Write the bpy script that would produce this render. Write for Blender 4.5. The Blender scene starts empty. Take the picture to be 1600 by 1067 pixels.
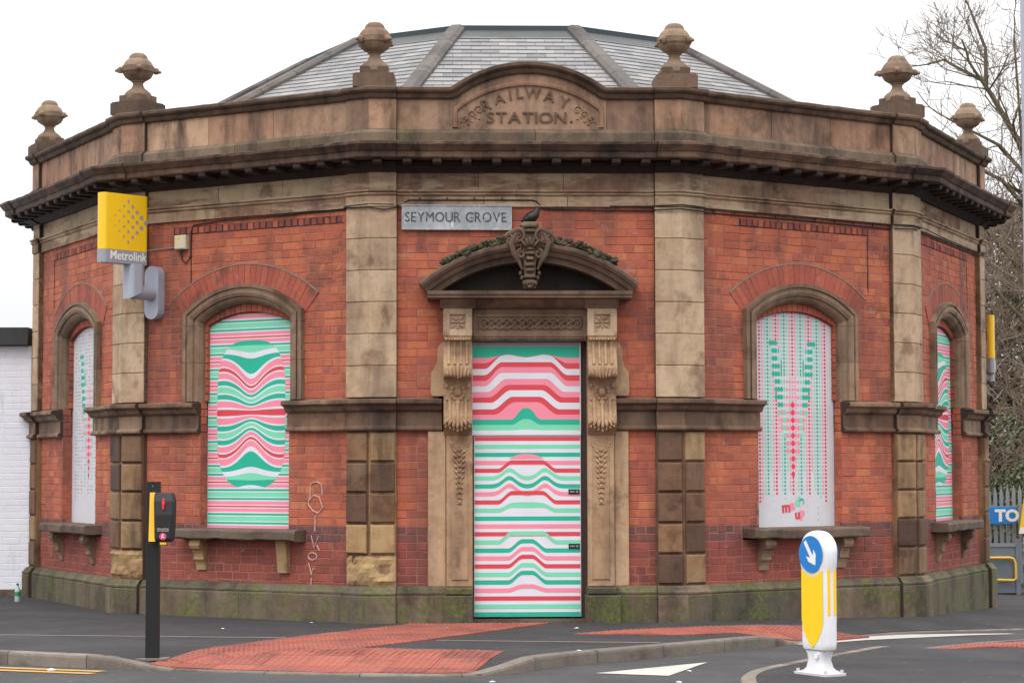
import bpy, math, random
from math import sin, cos, tan, pi, radians, sqrt, atan2
from mathutils import Matrix, Vector, noise
random.seed(7)
C = bpy.context.scene.collection
S = bpy.context.scene

# ------------------------------------------------------------------ camera
FPX, PITCH, ROLL, YAW = 3328.81, radians(3.43666), -0.0022495, radians(-1.6835)
def rotz(v, a): return Vector((v[0]*cos(a)-v[1]*sin(a), v[0]*sin(a)+v[1]*cos(a), v[2]))
CAMP = Vector((-0.86374, -23.92487, 1.63389))
_r = rotz((1, 0, 0), YAW); _f = rotz((0, cos(PITCH), sin(PITCH)), YAW); _u = rotz((0, -sin(PITCH), cos(PITCH)), YAW)
R_ = _r*cos(ROLL)+_u*sin(ROLL); U_ = _u*cos(ROLL)-_r*sin(ROLL)
cam = bpy.data.cameras.new('camera'); camo = bpy.data.objects.new('camera', cam); C.objects.link(camo)
m = Matrix.Identity(4)
for i in range(3):
    m[i][0] = R_[i]; m[i][1] = U_[i]; m[i][2] = -_f[i]; m[i][3] = CAMP[i]
camo.matrix_world = m
cam.sensor_width = 36; cam.lens = FPX*36/1600; cam.clip_end = 2000
S.camera = camo
# ------------------------------------------------------------------ light
w = bpy.data.worlds.new('World'); S.world = w; w.use_nodes = True
nt = w.node_tree; nt.nodes.clear()
SUN_EL, SUN_AZ = radians(52), radians(205)
sky = nt.nodes.new('ShaderNodeTexSky'); sky.sky_type = 'NISHITA'; sky.sun_disc = False
sky.sun_elevation = SUN_EL; sky.sun_rotation = SUN_AZ; sky.dust_density = 5
tc = nt.nodes.new('ShaderNodeTexCoord'); sx = nt.nodes.new('ShaderNodeSeparateXYZ'); nt.links.new(tc.outputs['Generated'], sx.inputs[0])
mr = nt.nodes.new('ShaderNodeMapRange'); nt.links.new(sx.outputs['Z'], mr.inputs['Value'])
mr.inputs['From Min'].default_value = 0.0; mr.inputs['From Max'].default_value = 1.0
mr.inputs['To Min'].default_value = 8.8; mr.inputs['To Max'].default_value = 31
cc = nt.nodes.new('ShaderNodeMix'); cc.data_type = 'RGBA'; cc.blend_type = 'MULTIPLY'; cc.inputs[0].default_value = 1
nt.links.new(mr.outputs[0], cc.inputs[6]); cc.inputs[7].default_value = (0.985, 0.99, 1.0, 1)
mx = nt.nodes.new('ShaderNodeMix'); mx.data_type = 'RGBA'; mx.inputs[0].default_value = 0.94
nt.links.new(sky.outputs[0], mx.inputs[6]); nt.links.new(cc.outputs[2], mx.inputs[7])
bg = nt.nodes.new('ShaderNodeBackground'); bg.inputs[1].default_value = 0.1
nt.links.new(mx.outputs[2], bg.inputs[0])
wo = nt.nodes.new('ShaderNodeOutputWorld'); nt.links.new(bg.outputs[0], wo.inputs[0])
sl = bpy.data.lights.new('sun', 'SUN'); sl.energy = 0.9; sl.angle = radians(25); sl.color = (1, 0.97, 0.93)
so = bpy.data.objects.new('sun', sl); C.objects.link(so)
sd = Vector((sin(SUN_AZ)*cos(SUN_EL), cos(SUN_AZ)*cos(SUN_EL), sin(SUN_EL)))
so.rotation_euler = sd.to_track_quat('Z', 'Y').to_euler(); so.location = (0, -10, 20)
S.view_settings.view_transform = 'Standard'; S.view_settings.look = 'None'
S.view_settings.exposure = 0.0; S.view_settings.gamma = 1; S.view_settings.use_curve_mapping = False

# ------------------------------------------------------------------ materials
def lin(c):
    return tuple(((x/255)/12.92 if x/255 <= .04045 else ((x/255+.055)/1.055)**2.4) for x in c)+(1,)
class NT:
    def __init__(s, name):
        s.m = bpy.data.materials.new(name); s.m.use_nodes = True; s.t = s.m.node_tree; s.t.nodes.clear()
        s.out = s.n('ShaderNodeOutputMaterial'); s.b = s.n('ShaderNodeBsdfPrincipled'); s.l(s.b.outputs[0], s.out.inputs[0])
    def n(s, t): return s.t.nodes.new(t)
    def l(s, a, b): s.t.links.new(a, b)
    def val(s, x, sock):
        if hasattr(x, 'is_output'): s.l(x, sock)
        else: sock.default_value = x
    def math(s, op, a, b=0.0, c=None, clamp=False):
        n = s.n('ShaderNodeMath'); n.operation = op; n.use_clamp = clamp; s.val(a, n.inputs[0]); s.val(b, n.inputs[1])
        if c is not None: s.val(c, n.inputs[2])
        return n.outputs[0]
    def mix(s, f, a, b, mode='MIX'):
        n = s.n('ShaderNodeMix'); n.data_type = 'RGBA'; n.blend_type = mode; s.val(f, n.inputs[0]); s.val(a, n.inputs[6]); s.val(b, n.inputs[7]); return n.outputs[2]
    def pos(s): return s.n('ShaderNodeNewGeometry').outputs['Position']
    def scale(s, v, sc):
        n = s.n('ShaderNodeMapping'); s.l(v, n.inputs[0]); n.inputs['Scale'].default_value = sc; return n.outputs[0]
    def noise(s, v, scale, detail=4, rough=.6, dist=0):
        n = s.n('ShaderNodeTexNoise'); s.l(v, n.inputs['Vector']); n.inputs['Scale'].default_value = scale; n.inputs['Detail'].default_value = detail
        n.inputs['Roughness'].default_value = rough; n.inputs['Distortion'].default_value = dist; return n.outputs[0]
    def ramp(s, f, stops, interp='LINEAR'):
        n = s.n('ShaderNodeValToRGB'); s.l(f, n.inputs[0]); cr = n.color_ramp; cr.interpolation = interp
        while len(cr.elements) > 1: cr.elements.remove(cr.elements[-1])
        cr.elements[0].position = stops[0][0]; cr.elements[0].color = stops[0][1]
        for p, c in stops[1:]:
            e = cr.elements.new(p); e.color = c
        return n.outputs[0]
    def rnd(s):
        a = s.n('ShaderNodeObjectInfo').outputs['Random']; b = s.n('ShaderNodeNewGeometry').outputs['Random Per Island']
        return s.math('FRACT', s.math('ADD', s.math('MULTIPLY', a, 7.31), b))
    def bump(s, h, strength=.5, dist=.01):
        n = s.n('ShaderNodeBump'); n.inputs['Strength'].default_value = strength; n.inputs['Distance'].default_value = dist; s.l(h, n.inputs['Height']); s.l(n.outputs[0], s.b.inputs['Normal'])
    def col(s, c): s.val(c, s.b.inputs['Base Color'])
    def rough(s, r): s.val(r, s.b.inputs['Roughness'])
    def smooth(s, v, a, b):
        n = s.n('ShaderNodeMapRange'); n.interpolation_type = 'SMOOTHSTEP'; s.val(v, n.inputs['Value']); n.inputs['From Min'].default_value = a; n.inputs['From Max'].default_value = b; return n.outputs[0]
G1 = lambda g: (g, g, g, 1)

def brick_mat(name, cols, regional=None):
    t = NT(name); r = t.rnd(); p = t.pos()
    c = t.ramp(r, [(i/len(cols), lin(k)) for i, k in enumerate(cols)], 'CONSTANT')
    if regional:
        c2 = t.ramp(r, [(i/len(regional), lin(k)) for i, k in enumerate(regional)], 'CONSTANT')
        f = t.smooth(t.math('ADD', t.noise(p, .75, 3), t.math('MULTIPLY', t.math('SUBTRACT', r, .5), .12)), .47, .60)
        c = t.mix(f, c, c2)
    c = t.mix(.42, c, t.mix(1.0, lin(cols[0]), G1(.97), 'MULTIPLY'))
    c = t.mix(t.math('MULTIPLY', t.smooth(t.noise(p, 22, 5, .65), .35, .75), .45), c, t.mix(1.0, c, (.6, .56, .55, 1), 'MULTIPLY'))
    c = t.mix(t.math('MULTIPLY', t.smooth(t.noise(p, 1.9, 6, .7, .4), .40, .72), .45), c, t.mix(1.0, c, (.60, .56, .60, 1), 'MULTIPLY'))
    c = t.mix(t.math('MULTIPLY', t.smooth(t.noise(p, 60, 3, .6), .58, .72), .22), c, lin((205, 150, 125)))
    # soot washes
    st = t.noise(t.scale(p, (2.2, 2.2, .55)), 1.0, 5, .6)
    c = t.mix(t.math('MULTIPLY', t.smooth(st, .47, .70), .62), c, lin((92, 62, 56)))
    # lime and salt bloom
    c = t.mix(t.math('MULTIPLY', t.smooth(t.noise(t.scale(p, (3, 3, 5)), 1.3, 6, .7), .60, .70), .42), c, lin((182, 142, 130)))
    c = t.mix(t.math('MULTIPLY', t.smooth(t.noise(t.scale(p, (1, 1, .8)), 1.25, 7, .72, .3), .57, .66), .55), c, lin((84, 54, 50)))
    t.col(c); t.rough(t.math('ADD', .78, t.math('MULTIPLY', t.noise(p, 8, 2), .2)))
    t.bump(t.noise(p, 90, 6, .7), .5, .004); return t.m
BR_UP = brick_mat('brick_orange', [(190, 104, 74), (184, 98, 70), (198, 114, 78), (172, 88, 68), (188, 104, 78), (164, 86, 68), (202, 126, 86), (180, 94, 68), (150, 82, 72), (188, 100, 70)],
                  [(158, 82, 72), (146, 76, 70), (166, 88, 72), (138, 70, 66), (150, 82, 74), (126, 70, 68), (158, 80, 68), (134, 72, 70), (172, 98, 78)])
BR_LO = brick_mat('brick_crimson', [(148, 76, 64), (138, 70, 64), (158, 82, 66), (130, 68, 64), (144, 78, 68), (162, 84, 68), (124, 66, 62)])
BR_BAND = brick_mat('brick_blue', [(112, 74, 72), (98, 68, 70), (124, 74, 70), (94, 66, 68), (134, 78, 70)])
BR_VOUS = brick_mat('brick_rubbed', [(170, 88, 70), (164, 84, 68), (174, 92, 72), (158, 80, 68), (182, 102, 76)])
BR_WHITE = None

def stone_mat(name, cols, soot=.5, moss=0, dark=(58, 46, 40), streak=True, edge=.75, pale=False, blotch=1.0):
    t = NT(name); r = t.rnd(); p = t.pos()
    c = t.ramp(r, [(i/(len(cols)-.999), lin(k)) for i, k in enumerate(cols)])
    n1 = t.noise(p, 2.6, 6, .65, .4)
    c = t.mix(t.math('MULTIPLY', t.smooth(n1, .42, .72), .55), c, t.mix(1.0, c, lin((206, 180, 168)), 'MULTIPLY'))
    c = t.mix(t.math('MULTIPLY', t.smooth(t.noise(p, 9, 5, .7), .45, .75), .5), c, t.mix(1.0, c, lin((192, 180, 176)), 'MULTIPLY'))
    if streak:
        st = t.noise(t.scale(p, (3.4, 3.4, .7)), 1.0, 6, .62, .3)
        c = t.mix(t.math('MULTIPLY', t.smooth(st, edge-.28-.1*soot, edge-.02), soot), c, lin(dark))
    if pale:
        pn = t.noise(t.scale(p, (.8, .8, 4.0)), 1.0, 7, .65, .2)
        c = t.mix(t.math('MULTIPLY', t.smooth(pn, .47, .56), .6), c, lin((196, 176, 144)))
    b2 = t.noise(p, 2.1, 4, .6, .3)
    c = t.mix(t.math('MULTIPLY', t.smooth(b2, .54, .68), .55*blotch), c, t.mix(1.0, c, lin((140, 118, 112)), 'MULTIPLY'))
    bl = t.noise(p, 1.15, 5, .7, .6)
    c = t.mix(t.math('MULTIPLY', t.smooth(bl, .60, .75), soot*.9), c, lin((74, 60, 52)))
    if moss:
        mn = t.noise(p, 3.2, 7, .75, .3)
        c = t.mix(t.math('MULTIPLY', t.smooth(mn, .62-.12*moss, .82-.1*moss), .8), c, t.ramp(t.noise(p, 24, 3), [(.3, lin((58, 66, 32))), (.7, lin((112, 118, 56)))]))
    c = t.mix(t.math('MULTIPLY', t.smooth(t.noise(p, 130, 3, .7), .4, .7), .3), c, t.mix(1.0, c, G1(.6), 'MULTIPLY'))
    t.col(c); t.rough(.88)
    h = t.math('ADD', t.math('MULTIPLY', t.noise(p, 14, 6, .7), 2.2), t.noise(p, 120, 4, .7))
    t.bump(h, .55, .006); return t.m
ST_PIL = stone_mat('sandstone_pilaster', [(192, 166, 136), (178, 150, 122), (200, 174, 144), (172, 148, 124)], .45)
ST_FRZ = stone_mat('sandstone_frieze', [(178, 146, 120), (158, 122, 98), (190, 162, 134), (140, 110, 90), (180, 150, 124)], .65, pale=True)
ST_PAR = stone_mat('sandstone_parapet', [(182, 144, 116), (156, 118, 96), (192, 158, 130), (140, 110, 92), (174, 142, 116)], .8)
ST_PBASE = stone_mat('sandstone_parapet_base', [(122, 104, 86), (104, 88, 72), (134, 116, 96)], .8, .55, (56, 50, 40))
ST_COR = stone_mat('sandstone_sooty_cornice', [(100, 76, 62), (80, 62, 52), (124, 96, 76), (88, 68, 56)], .95, .25, (34, 28, 25))
ST_COP = stone_mat('sandstone_coping', [(104, 82, 66), (92, 74, 60), (120, 96, 78)], .8, .3, (44, 37, 33))
ST_STR = stone_mat('sandstone_string', [(138, 108, 86), (96, 74, 62), (156, 130, 104), (116, 92, 76), (84, 66, 56)], .8, 0, (50, 38, 33))
ST_BLK = stone_mat('sandstone_rusticated', [(158, 122, 86), (102, 76, 60), (172, 142, 104), (134, 100, 72), (86, 66, 56), (150, 116, 84)], .8, 0, (60, 42, 34))
ST_RAW = stone_mat('sandstone_fresh_break', [(178, 150, 108), (168, 136, 96)], .15)
ST_PLI = stone_mat('sandstone_plinth', [(112, 100, 84), (88, 80, 70), (126, 108, 90), (98, 92, 74)], .8, 1.65, (48, 42, 38))
ST_DOOR = stone_mat('sandstone_doorway', [(186, 154, 122), (172, 140, 108), (194, 162, 130)], .45)
ST_DDK = stone_mat('sandstone_pediment', [(130, 104, 86), (112, 90, 75), (142, 116, 96)], .75, 0, (48, 38, 33))
ST_CART = stone_mat('sandstone_weathered_carving', [(104, 84, 66), (92, 74, 60), (116, 94, 74)], .6, .35, (44, 36, 32))
ST_BLACK = stone_mat('sandstone_near_black', [(58, 46, 40), (50, 40, 36)], .8, 0, (34, 28, 26))  # near-black tone for the cornice bed, modillions and tympanum
ST_FIN = stone_mat('sandstone_finial', [(142, 120, 98), (128, 106, 88), (152, 128, 104)], .65, .5, (60, 50, 42))
ST_SURR = stone_mat('sandstone_surround', [(152, 126, 102), (136, 112, 92), (160, 134, 110)], .6)
ST_SILL = stone_mat('sandstone_sill', [(116, 98, 82), (104, 90, 78)], .6, .15)
def plain(name, c, rough=.6, metal=0, nz=0.0, nscale=6, spec=None, bump=0):
    t = NT(name); col = lin(c)
    if nz:
        p = t.pos(); n = t.noise(p, nscale, 5, .65)
        col = t.mix(t.math('MULTIPLY', t.smooth(n, .35, .75), nz), col, t.mix(1.0, col, G1(.45), 'MULTIPLY'))
        t.rough(t.math('ADD', rough-.08, t.math('MULTIPLY', n, .16)))
        if bump: t.bump(t.noise(p, nscale*6, 4), bump, .005)
    else: t.rough(rough)
    t.col(col); t.b.inputs['Metallic'].default_value = metal; return t.m
MORTAR = plain('lime_mortar', (158, 108, 92), .95, 0, .45, 5)
MORTAR_DK = plain('dark_joint', (62, 48, 42), .95, 0, .4, 5)
SLATE = None
def slate_mat():
    t = NT('welsh_slate'); r = t.rnd(); p = t.pos()
    c = t.ramp(r, [(0, lin((112, 111, 112))), (.3, lin((128, 126, 126))), (.6, lin((100, 99, 100))), (.85, lin((140, 136, 133))), (1, lin((116, 115, 115)))])
    c = t.mix(t.math('MULTIPLY', t.smooth(t.noise(p, 5, 6, .7), .5, .75), .5), c, lin((152, 150, 142)))
    c = t.mix(t.math('MULTIPLY', t.smooth(t.noise(p, 26, 4, .7), .55, .75), .35), c, lin((86, 90, 92)))
    t.col(c); t.rough(t.math('ADD', .46, t.math('MULTIPLY', r, .2))); t.bump(t.noise(p, 40, 5), .3, .004); return t.m
SLATE = slate_mat()
HIP = stone_mat('grey_hip_tile', [(104, 98, 94), (92, 88, 86), (114, 108, 102)], .5, .15, (62, 60, 60))
LEAD = plain('lead_flashing', (74, 76, 74), .65, 0, .4, 3)
FASCIA = plain('dark_blue_fascia', (48, 60, 66), .6, 0, .3, 3)
def asphalt(name, base, patch, wet=.0):
    t = NT(name); p = t.pos()
    n = t.noise(p, .9, 6, .65); sp = t.noise(p, 160, 3, .7)
    c = t.mix(t.smooth(n, .35, .7), lin(base), lin(patch))
    c = t.mix(t.math('MULTIPLY', t.smooth(sp, .54, .68), .6), c, lin((112, 109, 107)))
    c = t.mix(t.math('MULTIPLY', t.smooth(t.noise(p, 60, 2), .5, .75), .35), c, lin((28, 27, 30)))
    c = t.mix(t.math('MULTIPLY', t.smooth(t.noise(t.scale(p, (.6, 2.2, 1)), 1.1, 5, .7, .5), .58, .7), .3), c, lin((70, 67, 66)))
    c = t.mix(t.math('MULTIPLY', t.smooth(t.noise(t.scale(p, (.35, 1.1, 1)), 1.0, 7, .7, .8), .52, .60), .35), c, t.mix(1.0, c, G1(.62), 'MULTIPLY'))
    c = t.mix(t.math('MULTIPLY', t.smooth(t.noise(p, 9, 3, .5), .70, .73), .45), c, lin((128, 125, 120)))
    t.col(c); t.b.inputs['Specular IOR Level'].default_value = .3; t.rough(t.math('SUBTRACT', .9, t.math('MULTIPLY', t.smooth(n, .4, .7), wet)))
    t.bump(t.math('ADD', sp, t.noise(p, 70, 3)), .7, .006); return t.m
PAVE = asphalt('pavement_asphalt', (54, 52, 55), (64, 62, 64), .12)
ROADM = asphalt('road_asphalt', (66, 65, 66), (77, 76, 77), .10)
KERB = stone_mat('concrete_kerb', [(128, 120, 110), (114, 107, 99), (138, 128, 117)], .25, .05, (70, 66, 62))
EDGING = plain('edging_concrete', (138, 122, 108), .9, 0, .5, 8)
TACT = None
def tact_mat():
    t = NT('red_tactile'); r = t.rnd(); p = t.pos()
    oi = t.n('ShaderNodeObjectInfo').outputs['Random']
    c = t.ramp(oi, [(0, lin((146, 78, 64))), (.5, lin((158, 88, 72))), (1, lin((130, 70, 60)))])
    c = t.mix(t.math('MULTIPLY', t.smooth(t.noise(p, 3.5, 6, .7), .45, .72), .6), c, lin((98, 58, 54)))
    c = t.mix(t.math('MULTIPLY', t.smooth(t.noise(p, 40, 3), .55, .7), .3), c, lin((160, 112, 100)))
    t.col(c); t.rough(.85); t.bump(t.noise(p, 150, 3), .4, .003); return t.m
TACT = tact_mat()
def road_paint(name, c):
    t = NT(name); p = t.pos()
    n = t.noise(p, 30, 6, .75); col = t.mix(t.math('MULTIPLY', t.smooth(n, .56, .7), .75), lin(c), lin((100, 98, 95)))
    col = t.mix(t.math('MULTIPLY', t.smooth(t.noise(p, 2.5, 4), .5, .7), .3), col, lin((150, 146, 138)))
    t.col(col); t.rough(.7); return t.m
WPAINT = road_paint('white_road_paint', (186, 184, 176)); YPAINT = road_paint('yellow_road_paint', (186, 144, 72))
P_WHITE = plain('print_white', (222, 222, 230), .5, 0, .2, 2.5); P_PINK = plain('print_pink', (240, 140, 160), .5, 0, .16, 2.5); P_RED = plain('print_red', (216, 66, 78), .5, 0, .16, 2.5)
P_MINT = plain('print_mint', (122, 214, 176), .5, 0, .16, 2.5); P_GREEN = plain('print_green', (22, 176, 146), .5, 0, .16, 2.5)
P_GREY = plain('print_grey', (150, 150, 152), .5); BOARD = plain('board_white', (206, 206, 212), .5, 0, .15, 3)
BLACKP = plain('black_plastic', (12, 12, 14), .6, 0, .2, 10); BLACKM = plain('black_paint', (18, 18, 21), .5, 0, .3, 12); YELO = plain('orange_yellow_plastic', (246, 178, 16), .4)
YELP = plain('yellow_reflective', (250, 205, 20), .4); YELSIGN = plain('sign_yellow', (245, 196, 28), .35, 0, .06, 2); GREYSIGN = plain('sign_grey', (150, 152, 162), .4, 0, .1, 3)
DOTSIGN = plain('dot_grey', (152, 150, 158), .4); BLUE = plain('sign_blue', (28, 122, 198), .35); WHITEP = None
PALEGREY = plain('painted_pale_grey', (166, 170, 184), .4, 0, .1, 4); LETW = plain('letter_white', (232, 230, 226), .5)
GALV = plain('galvanised_steel', (140, 146, 150), .5, .3, .35, 14); GREYPAN = plain('grey_painted_steel', (112, 122, 130), .55, 0, .3, 5)
TUBEY = plain('yellow_tube', (236, 190, 60), .4, 0, .15, 9); CABLE = plain('black_cable', (34, 30, 32), .6); BOXC = plain('cream_plastic', (206, 198, 170), .5, 0, .1, 8)
SILVER = None
def silver_mat():
    t = NT('flaking_silver_paint'); p = t.pos()
    c = t.mix(t.smooth(t.noise(p, 5, 6, .75, .5), .4, .68), lin((150, 152, 156)), lin((186, 188, 192)))
    c = t.mix(t.math('MULTIPLY', t.smooth(t.noise(t.scale(p, (26, 26, 6)), 1, 5, .7), .62, .68), .8), c, lin((226, 226, 226)))
    c = t.mix(t.math('MULTIPLY', t.smooth(t.noise(p, 14, 6, .8), .62, .7), .6), c, lin((96, 94, 92)))
    t.col(c); t.rough(.6); t.bump(t.noise(p, 30, 5), .3, .004); return t.m
SILVER = silver_mat()
def silver_letter():
    t = NT('worn_letter_paint'); p = t.pos()
    c = t.mix(t.math('MULTIPLY', t.smooth(t.noise(p, 28, 5, .75), .54, .62), .85), lin((66, 68, 72)), lin((160, 162, 166)))
    t.col(c); t.rough(.7); return t.m
SLET = silver_letter()
def bark_mat(name, c1, c2):
    t = NT(name); p = t.pos(); t.col(t.mix(t.smooth(t.noise(p, 3, 5, .7), .35, .7), lin(c1), lin(c2))); t.rough(.9); return t.m
BARK = bark_mat('bark', (86, 76, 62), (112, 104, 72)); TWIG = bark_mat('twig', (112, 98, 86), (138, 120, 104))
def leaf_mat(name, a, b):
    t = NT(name); t.col(t.ramp(t.n('ShaderNodeNewGeometry').outputs['Random Per Island'], [(0, lin(a)), (1, lin(b))])); t.rough(.6); return t.m
IVY = leaf_mat('ivy_leaf', (52, 64, 38), (98, 108, 72)); MOSSLEAF = stone_mat('mossy_carving', [(70, 64, 48), (60, 58, 42)], .5, .9, (40, 36, 30))
def whitewall():
    t = NT('white_painted_brick'); p = t.pos()
    c = t.mix(t.math('MULTIPLY', t.smooth(t.noise(p, 2, 6, .7), .45, .75), .35), lin((228, 228, 236)), lin((206, 206, 216)))
    c = t.mix(t.math('MULTIPLY', t.smooth(t.noise(t.scale(p, (6, 6, 1)), 1, 5), .62, .75), .3), c, lin((150, 146, 140)))
    t.col(c); t.rough(.7); t.bump(t.noise(p, 50, 4), .4, .004); return t.m
WWALL = whitewall(); WCOP = plain('dark_felt_coping', (58, 60, 62), .8, 0, .4, 4)
def emis(name, c, s):
    t = NT(name); t.col(lin(c)); t.b.inputs['Emission Color'].default_value = lin(c); t.b.inputs['Emission Strength'].default_value = s; return t.m
REDLIT = emis('red_signal', (200, 20, 40), .5); PINKLIT = emis('pink_indicator', (190, 60, 96), .25)
BIRDM = plain('black_feathers', (18, 18, 22), .5); GLASSB = plain('clear_bottle', (176, 190, 186), .15); GREENL = plain('green_label', (26, 140, 78), .5)
CHALK = plain('white_chalk', (206, 168, 158), .9, 0, .4, 60)

def bollard_white():
    t = NT('grubby_white_plastic'); p = t.pos()
    st = t.noise(t.scale(p, (14, 14, 2.2)), 1.0, 6, .65)
    c = t.mix(t.math('MULTIPLY', t.smooth(st, .50, .72), .30), lin((230, 230, 234)), lin((150, 146, 138)))
    c = t.mix(t.math('MULTIPLY', t.smooth(t.noise(p, 46, 5, .75), .60, .70), .5), c, lin((120, 114, 106)))
    oc = t.n('ShaderNodeTexCoord').outputs['Object']; sp = t.n('ShaderNodeSeparateXYZ'); t.l(oc, sp.inputs[0])
    gr = t.math('MULTIPLY', t.smooth(t.math('ADD', sp.outputs['Z'], t.math('MULTIPLY', t.noise(p, 12, 4), .2)), .34, .10), .45)
    c = t.mix(gr, c, lin((132, 126, 116))); t.col(c); t.rough(.42); return t.m
WHITEP = bollard_white()
# ------------------------------------------------------------------ mesh helpers
class MB:
    def __init__(s): s.v = []; s.f = []; s.mi = []; s.mats = []
    def mat(s, m):
        if m not in s.mats: s.mats.append(m)
        return s.mats.index(m)
    def add(s, vs, fs, m=None):
        o = len(s.v); s.v += [tuple(v) for v in vs]; k = s.mat(m) if m else 0
        for f in fs: s.f.append(tuple(i+o for i in f)); s.mi.append(k)
    def box(s, x0, x1, y0, y1, z0, z1, m=None):
        s.add([(x0, y0, z0), (x1, y0, z0), (x1, y1, z0), (x0, y1, z0), (x0, y0, z1), (x1, y0, z1), (x1, y1, z1), (x0, y1, z1)],
              [(0, 3, 2, 1), (4, 5, 6, 7), (0, 1, 5, 4), (1, 2, 6, 5), (2, 3, 7, 6), (3, 0, 4, 7)], m)
    def cbox(s, x0, x1, yb, yf, z0, z1, c, m=None, jit=0):
        "box with chamfered front (front = yf, more negative)"
        j = lambda: random.uniform(-jit, jit)
        a = [(x0, yb, z0), (x1, yb, z0), (x1, yb, z1), (x0, yb, z1)]
        b = [(x0, yf+c, z0), (x1, yf+c, z0), (x1, yf+c, z1), (x0, yf+c, z1)]
        d = [(x0+c, yf+j(), z0+c), (x1-c, yf+j(), z0+c), (x1-c, yf+j(), z1-c), (x0+c, yf+j(), z1-c)]
        fs = []
        for q in range(4):
            r = (q+1) % 4
            fs += [(q, r, 4+r, 4+q), (4+q, 4+r, 8+r, 8+q)]
        fs += [(8, 9, 10, 11), (3, 2, 1, 0)]
        s.add(a+b+d, fs, m)
    def extr(s, poly, z0, z1, m=None, fn=None):
        "poly in xy, extruded z0..z1; fn maps (a,b,c)->xyz"
        n = len(poly); fn = fn or (lambda a, b, c: (a, b, c))
        vs = [fn(a, b, z0) for a, b in poly]+[fn(a, b, z1) for a, b in poly]
        fs = [tuple(range(n-1, -1, -1)), tuple(range(n, 2*n))]+[(i, (i+1) % n, n+(i+1) % n, n+i) for i in range(n)]
        s.add(vs, fs, m)
    def lathe(s, prof, n=20, c=(0, 0, 0), m=None, sq=0):
        vs = []; fs = []
        for r, z in prof:
            for i in range(n):
                a = 2*pi*i/n+pi/n; vs.append((c[0]+r*cos(a), c[1]+r*sin(a), c[2]+z))
        for j in range(len(prof)-1):
            for i in range(n):
                k = (i+1) % n; fs.append((j*n+i, j*n+k, (j+1)*n+k, (j+1)*n+i))
        fs.append(tuple(range(n-1, -1, -1))); fs.append(tuple((len(prof)-1)*n+i for i in range(n)))
        s.add(vs, fs, m)
    def tube(s, pts, rad, n=6, m=None):
        pts = [Vector(p) for p in pts]; rr = rad if isinstance(rad, (list, tuple)) else [rad]*len(pts)
        vs = []; fs = []; prev = None
        for i, p in enumerate(pts):
            d = (pts[min(i+1, len(pts)-1)]-pts[max(i-1, 0)]).normalized()
            u = d.cross(Vector((0, 0, 1)))
            if u.length < .05: u = d.cross(Vector((0, 1, 0)))
            if prev is not None:
                u = prev-d*prev.dot(d)
            u.normalize(); prev = u; v = d.cross(u)
            for k in range(n):
                a = 2*pi*k/n; vs.append(p+(u*cos(a)+v*sin(a))*rr[i])
        for i in range(len(pts)-1):
            for k in range(n):
                l = (k+1) % n; fs.append((i*n+k, i*n+l, (i+1)*n+l, (i+1)*n+k))
        fs.append(tuple(range(n-1, -1, -1))); fs.append(tuple((len(pts)-1)*n+k for k in range(n)))
        s.add(vs, fs, m)
    def blob(s, c, r, m=None, nu=8, nv=5, jit=0, rot=0):
        c = Vector(c); vs = [(c.x, c.y, c.z+r[2])]; fs = []
        for j in range(1, nv):
            t = pi*j/nv
            for i in range(nu):
                a = 2*pi*i/nu; q = 1+random.uniform(-jit, jit)
                x, y, z = r[0]*sin(t)*cos(a)*q, r[1]*sin(t)*sin(a)*q, r[2]*cos(t)*q
                if rot: x, z = x*cos(rot)-z*sin(rot), x*sin(rot)+z*cos(rot)
                vs.append((c.x+x, c.y+y, c.z+z))
        vs.append((c.x, c.y, c.z-r[2]))
        if rot: vs[0] = (c.x-r[2]*sin(rot), c.y, c.z+r[2]*cos(rot)); vs[-1] = (c.x+r[2]*sin(rot), c.y, c.z-r[2]*cos(rot))
        for i in range(nu): fs.append((0, 1+i, 1+(i+1) % nu)); fs.append((len(vs)-1, 1+(nv-2)*nu+(i+1) % nu, 1+(nv-2)*nu+i))
        for j in range(nv-2):
            for i in range(nu):
                k = (i+1) % nu; fs.append((1+j*nu+i, 1+(j+1)*nu+i, 1+(j+1)*nu+k, 1+j*nu+k))
        s.add(vs, fs, m)
    def mesh(s, name, m=None, smooth=False):
        me = bpy.data.meshes.new(name); me.from_pydata(s.v, [], s.f)
        for q in (s.mats or ([m] if m else [])): me.materials.append(q)
        if s.mats: me.polygons.foreach_set('material_index', s.mi)
        if smooth:
            me.polygons.foreach_set('use_smooth', [True]*len(me.polygons))
            try: me.set_sharp_from_angle(angle=radians(38))
            except Exception: pass
        me.update(); return me
    def build(s, name, m=None, parent=None, mat=None, smooth=False):
        return link(name, s.mesh(name, m, smooth), parent, mat)
def link(name, me, parent=None, mat=None):
    o = bpy.data.objects.new(name, me); C.objects.link(o)
    if parent: o.parent = parent
    if mat is not None: o.matrix_local = mat
    return o
def tag(o, label, cat, group=None):
    o['label'] = label; o['category'] = cat
    if group: o['group'] = group
    return o
def struct(o): o['kind'] = 'structure'; return o
def stuff(o): o['kind'] = 'stuff'; return o
def empty(name, loc=(0, 0, 0), rz=0):
    o = bpy.data.objects.new(name, None); o.empty_display_size = .2; C.objects.link(o); o.location = loc; o.rotation_euler = (0, 0, rz); return o
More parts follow.
